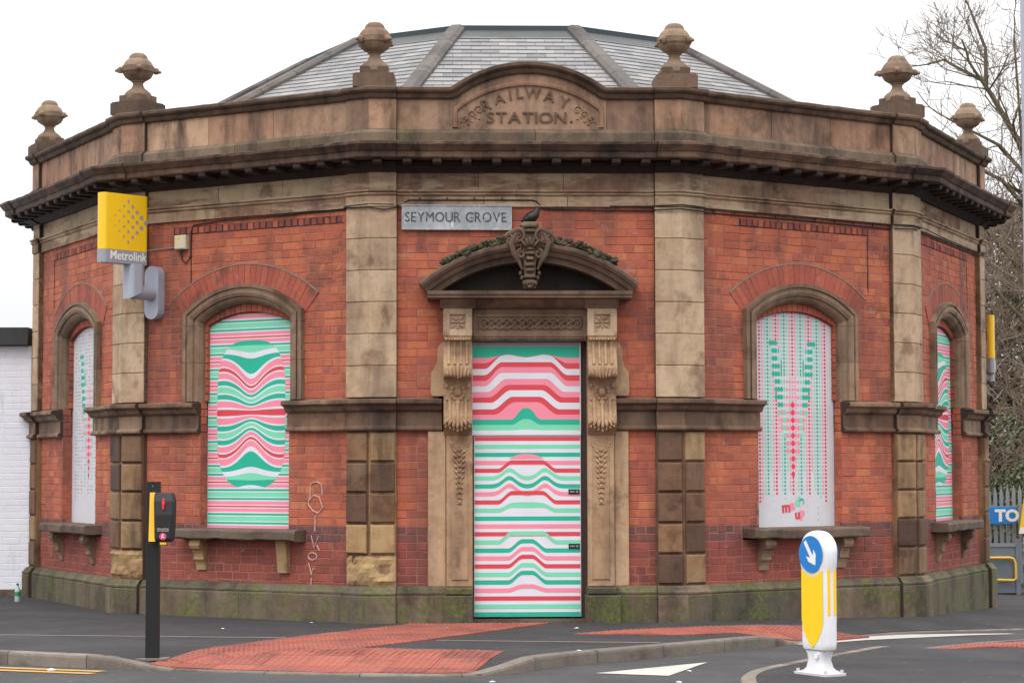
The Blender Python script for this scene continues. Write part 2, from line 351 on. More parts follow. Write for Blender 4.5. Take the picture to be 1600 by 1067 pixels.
def text_geo(txt, size, ext=.004, off=0.0, align='CENTER', sx=1.0):
    cu = bpy.data.curves.new('t', 'FONT'); cu.body = txt; cu.size = size; cu.extrude = ext; cu.offset = off; cu.align_x = align; cu.resolution_u = 3
    o = bpy.data.objects.new('t', cu); C.objects.link(o); bpy.context.view_layer.update()
    me = bpy.data.meshes.new_from_object(o.evaluated_get(bpy.context.evaluated_depsgraph_get()))
    vs = [(v.co.x*sx, v.co.y, v.co.z) for v in me.vertices]; fs = [tuple(p.vertices) for p in me.polygons]
    bpy.data.objects.remove(o); bpy.data.curves.remove(cu); bpy.data.meshes.remove(me); return vs, fs
def put_letters(parent, txt, size, x0, x1, z, y, ext, off, m, mat=None):
    "each letter its own part, the word fitted between x0 and x1"
    adv = []; x = 0
    for ch in txt:
        if ch == ' ': x += .32; adv.append(None); continue
        vs, fs = text_geo(ch, 1.0, 0, 0, 'LEFT'); a = min(v[0] for v in vs); b = max(v[0] for v in vs); adv.append((x-a, a, b)); x += (b-a)+.11
    tot = x-.11; k_ = (x1-x0)/tot
    for ch, ad in zip(txt, adv):
        if ad is None: continue
        vs, fs = text_geo(ch, 1.0, 0, 0, 'LEFT'); vs2, fs2 = text_geo(ch, size, ext, off, 'LEFT'); t_ = MB()
        t_.add([(x0+(ad[0]+a/size)*k_, y-c, z+b) for a, b, c in vs2], fs2); t_.build('letter', m, parent, mat)
def put_text(mb, txt, size, s, z, y, ext=.004, off=0., rot=0, m=None, align='CENTER', sx=1.0):
    "text standing in the local s,z plane, facing -y"
    vs, fs = text_geo(txt, size, ext, off, align, sx)
    mb.add([(s+a*cos(rot)-b*sin(rot), y-c, z+a*sin(rot)+b*cos(rot)) for a, b, c in vs], fs, m)

# ------------------------------------------------------------------ ground
def sstep(a, b, x):
    t = max(0, min(1, (x-a)/(b-a))); return t*t*(3-2*t)
def gz(x, y):
    x = min(x, 9); y = min(y, 14)
    return -.07-.006*max(0, x-1.5)**1.7-.02*max(0, y)*min(1, max(0, x/3))
def dseg(x, y, a, b):
    ax, ay = a; bx, by = b; t = max(0, min(1, ((x-ax)*(bx-ax)+(y-ay)*(by-ay))/((bx-ax)**2+(by-ay)**2)))
    return sqrt((x-ax-t*(bx-ax))**2+(y-ay-t*(by-ay))**2)
RH = .12
def drop(x, y):
    a = 1-sstep(.05, 1.0, dseg(x, y, (-3.3, -4.35), (-.85, -4.9)))
    b = 1-sstep(.05, .9, dseg(x, y, (2.9, -1.4), (6.2, 1.7)))
    return .105*max(a, b)
def idrop(x, y): return .10*(1-sstep(.05, 1.2, dseg(x, y, (3.9, -2.25), (9, 2.0))))
def pz(x, y): return gz(x, y)-drop(x, y)
def rz_(x, y): return gz(x, y)-RH
def iz(x, y): return gz(x, y)-idrop(x, y)
def interp(pl, x):
    for (a, b), (c, d) in zip(pl, pl[1:]):
        if a <= x <= c: return b+(d-b)*(x-a)/(c-a)
    return pl[0][1] if x < pl[0][0] else pl[-1][1]
def smoothpl(pl, it=2):
    for _ in range(it):
        q = [pl[0]]
        for (a, b), (c, d) in zip(pl, pl[1:]):
            q += [(a*.75+c*.25, b*.75+d*.25), (a*.25+c*.75, b*.25+d*.75)]
        pl = q+[pl[-1]]
    return pl
KERBL = smoothpl([(-40, 18), (-14, 1.9), (-8, -1.75), (-5.1, -3.5), (-4.4, -3.9), (-3.58, -4.2), (-1.84, -4.93), (-.75, -5.02), (-.31, -4.75), (.07, -4.13), (.97, -3.32), (1.45, -2.92), (2.35, -2.05), (3.2, -1.1), (3.94, -.15), (6.08, 1.65), (9, 3.9), (16, 9), (40, 24)])
def cols(a, b, h, far):
    xs = []; x = a
    while x < b-1e-6: xs.append(x); x += h
    return xs+[b]
# road
xs = [-300, -120, -60, -30, -15]+cols(-9, 10, .5, 0)+[15, 30, 60, 120, 300]
ys = [-300, -120, -60, -30, -15]+cols(-9, 15, .5, 0)+[30, 60, 120, 400]
mb = MB(); mb.add([(x, y, rz_(x, y)) for y in ys for x in xs], [(j*len(xs)+i, j*len(xs)+i+1, (j+1)*len(xs)+i+1, (j+1)*len(xs)+i) for j in range(len(ys)-1) for i in range(len(xs)-1)])
road = struct(mb.build('road', ROADM, smooth=True))
# pavement
xs = [-40, -30, -20, -14, -11]+cols(-9, 9, .15, 0)+[11, 14, 20, 30, 40]
NY = 70; mb = MB()
for x in xs:
    y0 = interp(KERBL, x)+.11
    for j in range(NY+1):
        t = j/NY; y = y0+(26-y0)*t**2.0; mb.v.append((x, y, pz(x, y)))
for i in range(len(xs)-1):
    for j in range(NY): a = i*(NY+1)+j; mb.f.append((a, a+NY+1, a+NY+2, a+1)); mb.mi.append(0)
pave = struct(mb.build('pavement', PAVE, smooth=True))
# island
ISL = smoothpl([(1.42, -9), (1.45, -6.86), (1.57, -6.06), (1.78, -5.55), (2.33, -4.67), (3.0, -3.6), (3.45, -2.9), (3.87, -2.2), (4.54, -1.45), (5.44, -.65), (9, 2.2), (14, 6)], 1)
mb = MB(); xs = cols(1.5, 9, .15, 0)+[11, 14]
for x in xs:
    y1 = interp(ISL[1:], x)-.1
    for j in range(31): y = y1+(-9-y1)*(j/30)**1.6; mb.v.append((x, y, iz(x, y)))
for i in range(len(xs)-1):
    for j in range(30): a = i*31+j; mb.f.append((a, a+1, a+32, a+31)); mb.mi.append(0)
island = struct(mb.build('traffic_island', PAVE, smooth=True))
def kerb_run(pl, zf, side, parent, length=.914):
    # resample
    pts = [Vector((a, b)) for a, b in pl]; acc = [0]
    for a, b in zip(pts, pts[1:]): acc.append(acc[-1]+(b-a).length)
    def at(t):
        t = max(0, min(acc[-1], t))
        for i in range(len(pts)-1):
            if acc[i+1] >= t: f = (t-acc[i])/(acc[i+1]-acc[i]+1e-9); return pts[i].lerp(pts[i+1], f)
        return pts[-1]
    t = 0
    while t < acc[-1]-.2:
        e = min(acc[-1], t+length-.008); n = 4; mb = MB(); L = []
        for q in range(n+1):
            p = at(t+(e-t)*q/n); d = (at(t+(e-t)*q/n+.02)-at(t+(e-t)*q/n-.02)).normalized(); nn = Vector((-d.y, d.x))*side
            o = p; i = p+nn*.125; zt = zf(p.x, p.y)+.003; L.append((o, i, zt, nn))
        for o, i, zt, nn in L:
            for q, z in ((o, zt-.3), (o, zt-.03), (o+nn*.006, zt-.01), (o+nn*.022, zt), (i, zt), (i, zt-.3)): mb.v.append((q.x, q.y, z))
        for a in range(n):
            for k in range(5): mb.f.append((a*6+k, (a+1)*6+k, (a+1)*6+k+1, a*6+k+1)); mb.mi.append(0)
        mb.f += [tuple(range(6)), tuple(n*6+k for k in range(5, -1, -1))]; mb.mi += [0, 0]
        if -9 < L[0][0].x < 9: mb.build('kerb_stone', KERB, parent)
        t += length
def haunch(name, pl, zf, side):
    mb = MB()
    for (a, b), (c, d) in zip(pl, pl[1:]):
        dd = Vector((c-a, d-b)).normalized(); nn = Vector((-dd.y, dd.x))*side
        P = [(a+nn.x*.012, b+nn.y*.012), (c+nn.x*.012, d+nn.y*.012), (c+nn.x*.11, d+nn.y*.11), (a+nn.x*.11, b+nn.y*.11)]
        mb.add([(x, y, zf(x, y)-.35) for x, y in P]+[(x, y, zf(x, y)-.012) for x, y in P], [(4, 5, 6, 7), (0, 1, 5, 4), (3, 2, 6, 7)])
    return struct(mb.build(name, MORTAR_DK))
kb = haunch('kerb', KERBL, pz, 1); kerb_run([q for q in KERBL if -10 < q[0] < 10], pz, 1, kb)
ik = haunch('island_kerb', ISL, iz, -1); kerb_run(ISL, iz, -1, ik)
def clip(poly, a, b):
    "keep left of a->b"
    out = []; n = len(poly)
    sd_ = lambda p: (b[0]-a[0])*(p[1]-a[1])-(b[1]-a[1])*(p[0]-a[0])
    for i in range(n):
        p, q = poly[i], poly[(i+1) % n]; sp, sq = sd_(p), sd_(q)
        if sp >= 0: out.append(p)
        if (sp > 0 > sq) or (sp < 0 < sq): t = sp/(sp-sq); out.append((p[0]+(q[0]-p[0])*t, p[1]+(q[1]-p[1])*t))
    return out
def clipc(poly, conv):
    ar = sum(conv[i][0]*conv[(i+1) % len(conv)][1]-conv[(i+1) % len(conv)][0]*conv[i][1] for i in range(len(conv)))
    cv = conv if ar > 0 else conv[::-1]
    for i in range(len(cv)):
        poly = clip(poly, cv[i], cv[(i+1) % len(cv)])
        if len(poly) < 3: return []
    return poly
def area(p): return abs(sum(p[i][0]*p[(i+1) % len(p)][1]-p[(i+1) % len(p)][0]*p[i][1] for i in range(len(p))))/2
def inside(p, poly):
    s = 0
    for i in range(len(poly)):
        a, b = poly[i], poly[(i+1) % len(poly)]; c = (b[0]-a[0])*(p[1]-a[1])-(b[1]-a[1])*(p[0]-a[0])
        if c < 0: s += 1
    return s == 0 or s == len(poly)
def tactile(conv, ang, zf, parent, ox=0, oy=0):
    ca, sa = cos(ang), sin(ang)
    loc = lambda p: (p[0]*ca+p[1]*sa, -p[0]*sa+p[1]*ca); wl = lambda p: (p[0]*ca-p[1]*sa, p[0]*sa+p[1]*ca)
    cl = [loc(p) for p in conv]; x0 = min(p[0] for p in cl); x1 = max(p[0] for p in cl); y0 = min(p[1] for p in cl); y1 = max(p[1] for p in cl)
    T = .4
    for i in range(math.floor((x0-ox)/T), math.ceil((x1-ox)/T)):
        for j in range(math.floor((y0-oy)/T), math.ceil((y1-oy)/T)):
            a, b = ox+i*T, oy+j*T; g = .0035
            sq = [(a+g, b+g), (a+T-g, b+g), (a+T-g, b+T-g), (a+g, b+T-g)]
            q = clipc(sq, cl)
            if len(q) < 3 or area(q) < .004: continue
            mb = MB(); n = len(q); W = [wl(p) for p in q]; tilt = random.uniform(0, .003)
            top = [(p[0], p[1], zf(*p)+.010+tilt) for p in W]; bot = [(p[0], p[1], zf(*p)-.03) for p in W]
            # triangle fan top around centre so it follows the ramp
            cx = sum(p[0] for p in W)/n; cy = sum(p[1] for p in W)/n
            mb.add(top+bot+[(cx, cy, zf(cx, cy)+.010+tilt)], [(k, (k+1) % n, 2*n) for k in range(n)]+[(k, n+k, n+(k+1) % n, (k+1) % n) for k in range(n)])
            for u in range(6):
                for v in range(6):
                    p = (a+(u+.5)*T/6, b+(v+.5)*T/6)
                    if not inside(p, q): continue
                    x, y = wl(p); z = zf(x, y)+.008+tilt
                    vs = [(x+.017*cos(k*pi/3), y+.017*sin(k*pi/3), z) for k in range(6)]+[(x+.011*cos(k*pi/3), y+.011*sin(k*pi/3), z+.0085) for k in range(6)]
                    mb.add(vs, [(6, 7, 8, 9, 10, 11)]+[(k, (k+1) % 6, 6+(k+1) % 6, 6+k) for k in range(6)])
            mb.build('tactile_slab', TACT, parent)
A_, B_, C_, D_, E_, F_ = (-3.62, -4.12), (-2.27, -1.74), (-1.3, -.24), (.35, -.2), (-1.01, -2.3), (-1.66, -3.4)
tactile([A_, B_, C_, D_, E_, F_], radians(50), pz, pave)
tactile([A_, F_, (-.35, -3.85), (-.66, -4.85), (-1.84, -4.78)], radians(-14), pz, pave, .1, .1)
tactile([(.42, -1.75), (1.0, -1.24), (2.5, -.55), (3.05, -.35), (3.72, -.62), (3.25, -1.12), (1.5, -2.0)], radians(25), pz, pave)
tactile([(3.87, -2.42), (4.62, -1.55), (8, .95), (8, -1.3), (4.76, -3.2)], radians(30), iz, island)
def sheet(name, polys, zf, dz, m, parent=None):
    mb = MB()
    for poly in polys:
        x0 = min(p[0] for p in poly); x1 = max(p[0] for p in poly); y0 = min(p[1] for p in poly); y1 = max(p[1] for p in poly); h = .3
        for i in range(math.floor(x0/h), math.ceil(x1/h)):
            for j in range(math.floor(y0/h), math.ceil(y1/h)):
                q = clipc([(i*h, j*h), ((i+1)*h, j*h), ((i+1)*h, (j+1)*h), (i*h, (j+1)*h)], poly)
                if len(q) > 2 and area(q) > 1e-6: mb.add([(a, b, zf(a, b)+dz) for a, b in q], [tuple(range(len(q)))])
    return struct(mb.build(name, m, parent))
sheet('give_way_triangle', [[(.44, -4.74), (1.07, -5.01), (1.57, -3.72)]], rz_, .006, WPAINT)
sheet('white_road_line', [[(2.54, -1.55), (2.86, -1.64), (3.6, -.95), (3.28, -.79)], [(3.28, -.79), (3.6, -.95), (4.86, -.06), (4.12, -.11)], [(4.12, -.11), (4.86, -.06), (5.65, .55), (5.56, .62)]], rz_, .006, WPAINT)
sheet('yellow_line', [[(-6.9, -3.02), (-6.95, -3.13), (-4.05, -4.38), (-3.98, -4.28)]], rz_, .006, YPAINT)
sheet('yellow_line', [[(-6.8, -3.32), (-6.85, -3.43), (-4.1, -4.58), (-4.03, -4.48)]], rz_, .006, YPAINT)
def ribbon(name, pl, wd, zf, dz, m):
    return sheet(name, [[(a, b), (c, d), (c, d+wd), (a, b+wd)] for (a, b), (c, d) in zip(pl, pl[1:])], zf, dz, m)
ribbon('edging_strip', [(-9, -.9), (-5.53, -1.51), (-2.35, -2.12)], .07, pz, .004, EDGING)
ribbon('edging_strip', [(-1.0, -2.5), (1.2, -2.92)], .07, pz, .004, EDGING)

# ------------------------------------------------------------------ polygon of the building
T1, T2, L0, L1, L2 = .5597, .5439, 3.54, 3.6008, 3.9021
DIRS = {0: 0.0, 1: T1, 2: T1+T2, 3: T1+2*T2, -1: -T1, -2: -T1-T2, -3: -T1-2*T2}
LEN = {0: L0, 1: L1, -1: L1, 2: L2, -2: L2, 3: L2, -3: L2}
V = {1: Vector((L0/2, 0))}; 
for k in (1, 2, 3): V[k+1] = V[k]+Vector((cos(DIRS[k]), sin(DIRS[k])))*LEN[k]
V[0] = Vector((-L0/2, 0))
for k in (-1, -2, -3): V[k] = V[k+1]-Vector((cos(DIRS[k]), sin(DIRS[k])))*LEN[k]
# face k runs from V[k] to V[k+1]
FM = {}; HT = {}
for k in range(-3, 4):
    M = (V[k]+V[k+1])/2; a = DIRS[k]
    FM[k] = Matrix.Translation((M.x, M.y, 0)) @ Matrix.Rotation(a, 4, 'Z')
    l = (DIRS[k]-DIRS[k-1])/2 if k > -3 else 0; r = (DIRS[k+1]-DIRS[k])/2 if k < 3 else 0
    HT[k] = (tan(l), tan(r))
def W(k, s, off, z): return FM[k] @ Vector((s, -off, z))
def prism(mb, k, prof, s0, s1, mL=False, mR=False, m=None):
    "prof: [(off,z)] closed, extruded along the face; mL/mR mitre at the corner"
    L = LEN[k]/2; n = len(prof); tl, tr = HT[k]
    a = [((-L-o*tl) if mL else s0, -o, z) for o, z in prof]; b = [((L+o*tr) if mR else s1, -o, z) for o, z in prof]
    # orientation so normals face out
    mb.add(a+b, [tuple(range(n)), tuple(range(2*n-1, n-1, -1))]+[(i, n+i, n+(i+1) % n, (i+1) % n) for i in range(n)], m)
def prism_worn(mb, k, prof, s0, s1, mL=False, mR=False, amp=.005):
    L = LEN[k]/2; n = len(prof); tl, tr = HT[k]; ns = max(2, int((s1-s0)/.09)); vs = []; bk = min(o for o, z in prof)
    for i in range(ns+1):
        f = i/ns
        for o, z in prof:
            a = (-L-o*tl) if mL else s0; b = (L+o*tr) if mR else s1; s = a+(b-a)*f
            oo, zz = o, z
            if o > bk+.01 and not ((mL and i == 0) or (mR and i == ns)):
                w_ = FM[k] @ Vector((s, -o, z)); q = noise.noise(w_*7)*.7+noise.noise(w_*19)*.5; q = min(q, .25); oo = o+amp*q*1.6
                zz = z+amp*.5*noise.noise(w_*9+Vector((5, 5, 5)))
            vs.append((s, -oo, zz))
    mb.add(vs, [tuple(range(n)), tuple(ns*n+j for j in range(n-1, -1, -1))]+[(i*n+j, (i+1)*n+j, (i+1)*n+(j+1) % n, i*n+(j+1) % n) for i in range(ns) for j in range(n)])
def shift(prof, d): return [(o+d, z) for o, z in prof]
HW = {0: (.31, .31), 1: (.31, .34), -1: (.34, .31), 2: (.37, .27), -2: (.27, .37), 3: (.37, .37), -3: (.37, .37)}
WO = -.07  # wall face offset relative to pilaster face
building = empty('railway_station_building')
tag(building, 'polygonal red brick and sandstone old railway station with boarded windows and slate roof', 'building')
def runs(k, brk, n_mid, gaps=(), pil=0.0, mid=WO):
    "yield (s0,s1,mL,mR,off) pieces along face k"
    L = LEN[k]/2; hl, hr = HW[k]
    yield (-L, -L+hl, True, False, pil)
    segs = [(-L+hl, L-hr)]
    for g0, g1 in gaps:
        new = []
        for a, b in segs:
            if g0 > a: new.append((a, min(b, g0)))
            if g1 < b: new.append((max(a, g1), b))
        segs = [q for q in new if q[1]-q[0] > .02]
    for a, b in segs:
        n = max(1, round((b-a)/brk)); cuts = [a]
        for i in range(1, n): cuts.append(a+(b-a)*(i+random.uniform(-.12, .12))/n)
        cuts.append(b)
        for q in range(n): yield (cuts[q], cuts[q+1], False, False, mid)
    yield (L-hr, L, False, True, pil)
WEAR = {'cornice': .011, 'parapet_base': .010, 'parapet_coping': .008, 'string_cap': .007, 'plinth_cap': .008, 'parapet': .003, 'frieze': .004, 'architrave': .005, 'plinth': .006}
def course(partname, prof, m, brk=1.2, gapf=lambda k: (), pil=0., mid=WO, inset=.012, faces=range(-3, 4), piece='stone', jx=.002, mats=None):
    "a stone course round the building: dark core (part) with its stones as sub-parts"
    z0 = min(z for o, z in prof); z1 = max(z for o, z in prof); zc = (z0+z1)/2; bk = min(o for o, z in prof)
    core = [(o if o == bk else o-inset, zc+(z-zc)*(1-2*.004/max(.02, (z1-z0)))) for o, z in prof]
    groups = []; prev = None
    for k in faces:
        for (a, b, ml, mr, d) in runs(k, brk, 0, gapf(k), pil, mid):
            if prev is None or (prev[0] == k and abs(prev[1]-a) > .02): groups.append([])
            groups[-1].append((k, a, b, ml, mr, d)); prev = (k, b)
    for lst in groups:
        mbc = MB()
        for k, a, b, ml, mr, d in lst:
            tmp = MB(); prism(tmp, k, shift(core, d), a, b, ml, mr)
            mbc.add([FM[k] @ Vector(v) for v in tmp.v], tmp.f)
        par = mbc.build(partname, MORTAR_DK, building)
        for k, a, b, ml, mr, d in lst:
            t = MB(); g = .003; prism_worn(t, k, shift(prof, d+random.uniform(-jx, jx)), a+g, b-g, ml, mr, WEAR.get(partname, .004))
            t.build(piece, m, par, FM[k])
DC = .03  # doorway centre
door_gap = lambda x0, x1: (lambda k: ((x0, x1),) if k == 0 else ())
# plinth
course('plinth', [(-.3, -.6), (.10, -.6), (.10, .22), (.09, .245), (-.3, .245)], ST_PLI, 1.25, door_gap(-.6, .68), pil=.0, mid=-.05)
course('plinth_cap', [(-.3, .247), (.10, .247), (.10, .265), (.075, .285), (.05, .325), (.02, .335), (-.3, .335)], ST_PLI, 1.25, door_gap(-.6, .68), pil=0, mid=-.05)
wgap = lambda k: ((-.645, .645),) if k in (-1, 1) else ((-.72, .72),) if k in (-2, 2) else ((-.945, 1.005),) if k == 0 else ()
course('string_course', [(-.2, 2.07), (.02, 2.07), (.035, 2.085), (.035, 2.105), (.01, 2.125), (.0, 2.13), (.0, 2.285), (-.2, 2.285)], ST_STR, 1.0, wgap, pil=.03, mid=-.03)
course('string_cap', [(-.2, 2.288), (.02, 2.288), (.05, 2.31), (.07, 2.35), (.115, 2.37), (.125, 2.38), (.125, 2.415), (.10, 2.425), (-.2, 2.44)], ST_STR, 1.1, wgap, pil=.03, mid=-.03)
# architrave, astragal, frieze
course('architrave', [(-.3, 4.60), (.015, 4.60), (.015, 4.715), (-.3, 4.715)], ST_FRZ, 1.1, pil=.0, mid=-.05)
course('astragal', [(-.3, 4.717), (.015, 4.717), (.04, 4.735), (.04, 4.748), (.02, 4.755), (.05, 4.768), (.05, 4.785), (.0, 4.79), (-.3, 4.79)], ST_FRZ, 1.3, pil=.0, mid=-.05)
course('frieze', [(-.3, 4.792), (0, 4.792), (0, 4.985), (-.3, 4.985)], ST_FRZ, 1.0, pil=.0, mid=-.06)
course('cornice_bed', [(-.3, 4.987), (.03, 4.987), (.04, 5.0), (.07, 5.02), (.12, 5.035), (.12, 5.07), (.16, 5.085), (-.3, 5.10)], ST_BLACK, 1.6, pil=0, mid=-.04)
course('cornice', [(-.3, 5.102), (.36, 5.102), (.37, 5.115), (.37, 5.175), (.385, 5.18), (.40, 5.20), (.43, 5.235), (.44, 5.245), (.44, 5.275), (.40, 5.285), (-.1, 5.345), (-.3, 5.345)], ST_COR, 1.5, pil=0, mid=-.03)
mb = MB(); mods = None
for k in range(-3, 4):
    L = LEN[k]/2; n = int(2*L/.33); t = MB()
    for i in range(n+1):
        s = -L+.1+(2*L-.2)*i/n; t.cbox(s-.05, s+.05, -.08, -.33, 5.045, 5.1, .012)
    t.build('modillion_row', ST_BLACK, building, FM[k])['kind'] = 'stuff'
# parapet
pgap = door_gap(-.86, .92)
course('parapet_base', [(-.35, 5.33), (.07, 5.33), (.07, 5.43), (.02, 5.475), (-.35, 5.475)], ST_PBASE, 1.5, pil=.0, mid=-.03)
course('parapet', [(-.3, 5.478), (.0, 5.478), (.0, 5.82), (-.3, 5.82)], ST_PAR, 1.1, pgap, pil=.02, mid=-.03)
course('parapet_coping', [(-.36, 5.822), (.02, 5.822), (.035, 5.835), (.05, 5.865), (.05, 5.875), (.085, 5.89), (.10, 5.91), (.10, 5.94), (.07, 5.953), (-.15, 5.975), (-.36, 5.95)], ST_COP, 1.4, pgap, pil=.02, mid=-.02)
# ---- central parapet pediment with the name
def planesweep(mb, path, prof, m=None, w_out=True):
    "path [(s,z)] open; prof [(w,off)] closed; w along the left normal (outwards)"
    n = len(path); P = [Vector(p) for p in path]; N = []
    for i in range(n):
        d0 = (P[i]-P[i-1]).normalized() if i else None; d1 = (P[i+1]-P[i]).normalized() if i < n-1 else None
        if d0 is None: d0 = d1
        if d1 is None: d1 = d0
        n0 = Vector((-d0.y, d0.x)); n1 = Vector((-d1.y, d1.x)); nn = (n0+n1).normalized(); N.append(nn/max(.4, nn.dot(n0)))
    q = len(prof); vs = []
    for i in range(n):
        for wv, off in prof: p = P[i]+N[i]*wv; vs.append((p.x, -off, p.y))
    fs = [(i*q+j, i*q+(j+1) % q, (i+1)*q+(j+1) % q, (i+1)*q+j) for i in range(n-1) for j in range(q)]
    fs += [tuple(range(q-1, -1, -1)), tuple((n-1)*q+j for j in range(q))]
    mb.add(vs, fs, m)
def arc(cx, zc, R, a0, a1, n): return [(cx+R*sin(a0+(a1-a0)*i/n), zc+R*cos(a0+(a1-a0)*i/n)) for i in range(n+1)]
# curve of coping: from (-.86,5.85) up over apex (.03,6.175 underside)
hc, rise = .80, .27
Rp = (hc*hc+rise*rise)/(2*rise); zc = 5.845+rise-Rp; am = math.asin(hc/Rp)
path = [(-.86, 5.822), (-.82, 5.825), (-.775, 5.845)]+[(.03+a, b) for a, b in arc(0, zc, Rp, -am, am, 26)][1:-1]+[(.835, 5.845), (.88, 5.825), (.92, 5.822)]
t = MB(); planesweep(t, path, [(-.0, -.36), (-.0, .0), (.012, .015), (.04, .03), (.05, .03), (.065, .06), (.085, .08), (.118, .08), (.13, .05), (.15, -.15), (.13, -.36)])
cope = t.build('pediment_coping', ST_COP, building, FM[0])
t = MB(); poly = [(-.857, 5.48)]+path+[(.917, 5.48)]
t.extr([(a, b) for a, b in poly], .03, .3, None, lambda a, b, c: (a, c, b)); pedw = t.build('pediment_wall', ST_PAR, building, FM[0])
# recessed lettered panel frame
hp, rp = .80, .28; R2 = (hp*hp+rp*rp)/(2*rp); z2 = 5.70+rp-.02-R2; a2 = math.asin(min(1, hp/R2))
inner = [(-.78, 5.50), (-.78, 5.66)]+[(.03+a, b+.02) for a, b in arc(0, z2, R2, -a2, a2, 22)]+[(.84, 5.66), (.84, 5.50)]
t = MB(); planesweep(t, inner, [(0, -.035), (0, -.005), (.02, .0), (.035, .0), (.05, -.015), (.05, -.035)]); t.build('pediment_moulding', ST_PAR, pedw, Matrix.Identity(4))
t = MB(); rng = random.Random(3)
LETTERS = []
for i, ch in enumerate('RAILWAY'):
    a = [-.455, -.305, -.185, -.085, .06, .24, .40][i]
    t = MB(); put_text(t, ch, .175, .02+a, 5.838-a*a*.66, .030, .018, .002, -a*.80); LETTERS.append(t)
ST_LET = stone_mat('carved_letter_stone', [(112, 88, 70), (104, 82, 66)], .3)
for t in LETTERS: t.build('letter', ST_LET, pedw, Matrix.Identity(4))
put_letters(pedw, 'STATION', .175, -.44, .46, 5.555, .030, .018, .002, ST_LET, Matrix.Identity(4))
t = MB(); t.blob((.52, .026, 5.568), (.017, .016, .017)); t.build('full_stop', ST_LET, pedw, Matrix.Identity(4))
t = MB()
for sg in (-1, 1):
    for q in range(3):
        cx, cz, r = .03+sg*(.56+q*.075), 5.70-q*.05, .055-q*.012
        pts = [(cx+sg*r*(1-a/14)*cos(a*.62), .022, cz+r*(1-a/14)*sin(a*.62)) for a in range(13)]
        t.tube(pts, .008, 5)
        t.blob((cx, .025, cz), (.014, .012, .014))
    for q in range(7): t.blob((.03+sg*(.56+q*.04), .028, 5.60+.03*sin(q*1.7)-q*.012), (.018, .01, .012), rot=q)
stuff(t.build('carved_scroll', ST_PAR, pedw, Matrix.Identity(4), smooth=True))
# ---- pilasters
def pil_piece(par, k, left, z0, z1, off, m, ch=.0, mbk=None, w=None):
    pass
for k in range(-3, 4):
    for side in (0, 1):
        L = LEN[k]/2; h = HW[k][side]; a, b = (-L, -L+h) if side == 0 else (L-h, L); ml, mr = side == 0, side == 1
        t = MB(); prism(t, k, [(-.25, .336), (-.012, .336), (-.012, 2.07), (-.25, 2.07)], a, b, ml, mr)
        prism(t, k, [(-.25, 2.441), (-.012, 2.441), (-.012, 4.60), (-.25, 4.60)], a, b, ml, mr)
        par = t.build('pilaster', ST_BLK, building, FM[k])
        # upper ashlar
        nrow = 6; z = 2.443
        for r in range(nrow):
            z1 = 2.443+(4.598-2.443)*(r+1)/nrow
            t = MB(); d = random.uniform(-.002, .002); c = .006
            prism(t, k, [(-.2, z+.003), (-c+d, z+.003), (d, z+.003+c), (d, z1-.003-c), (-c+d, z1-.003), (-.2, z1-.003)], a+.0, b-.0, ml, mr)
            t.build('ashlar_stone', ST_PIL, par); z = z1
        # lower rusticated blocks
        n = 5; z = .345; H = (2.065-.345)/n
        s0, s1 = (a+.012, b-.012)
        broken = None
        for r in range(n):
            z0, z1 = .345+r*H+.014, .345+(r+1)*H-.014
            raw = (r == 0 and ((k == -1 and side == 1) or (k == 0 and side == 0) or (k == -2 and side == 1) or (k == -1 and side == 0)))
            m_ = ST_RAW if raw or (r == 1 and k == 0 and side == 0) or (r == 1 and k == -1 and side == 1) else ST_BLK
            t = MB()
            if raw:
                nx, nz = 7, 7; vs = []
                for i in range(nx+1):
                    for j in range(nz+1):
                        s = a+(b-a)*i/nx; zz = z0-.01+(z1-z0+.015)*j/nz
                        e = min(i, nx-i, j, nz-j) > 0 or (ml and i == 0 and 0 < j < nz) or (mr and i == nx and 0 < j < nz)
                        wp = W(k, s, 0, zz); o = (.01+.05*noise.noise(wp*5)+.02*noise.noise(wp*14)) if e else -.015
                        if (ml and i == 0): s = -L-o*HT[k][0]
                        if (mr and i == nx): s = L+o*HT[k][1]
                        vs.append((s, -o, zz))
                t.add(vs, [(i*(nz+1)+j, (i+1)*(nz+1)+j, (i+1)*(nz+1)+j+1, i*(nz+1)+j+1) for i in range(nx) for j in range(nz)])
            else:
                t.cbox(s0+(.004 if not ml else .010), s1-(.004 if not mr else .010), .02, -.022-random.uniform(0, .006), z0, z1, .012, None, .003)
            t.build('rusticated_block', m_, par)

# ---- bricks
CO = .0905; GAPJ = .008
def seg_half(z, hb, zs, ap):
    "half width of a segmental arch (half base hb at zs, apex ap) at height z"
    if z <= zs: return hb
    if z >= ap: return 0
    rise = ap-zs; R = (hb*hb+rise*rise)/(2*rise); zc_ = ap-R; return sqrt(max(0, R*R-(z-zc_)**2))
WH = {-1: .645, 1: .645, -2: .72, 2: .72}
def excl(k, z):
    "list of excluded [a,b] in s at height z"
    if k in WH:
        h = WH[k]; o = []
        if z < .95 and z > .82: return [(-.92*h/.665, .92*h/.665)] if z > .845 else []
        if z < .845: return []
        if z < 2.44: return [(-h, h)]
        if z < 3.74: 
            hh = seg_half(z, h+.12, 3.40, 3.70); return [(-hh, hh)] if hh > .03 else []
        return []
    if k == 0:
        if z < 2.05: return [(-1.10, 1.15)]
        if z < 3.0: return [(-.98, 1.04)]
        if z < 3.62: return [(-.93, .98)]
        hh = seg_half(z, 1.1, 3.6, 4.08)
        return [(DC-hh, DC+hh)] if hh > .03 else []
    return []
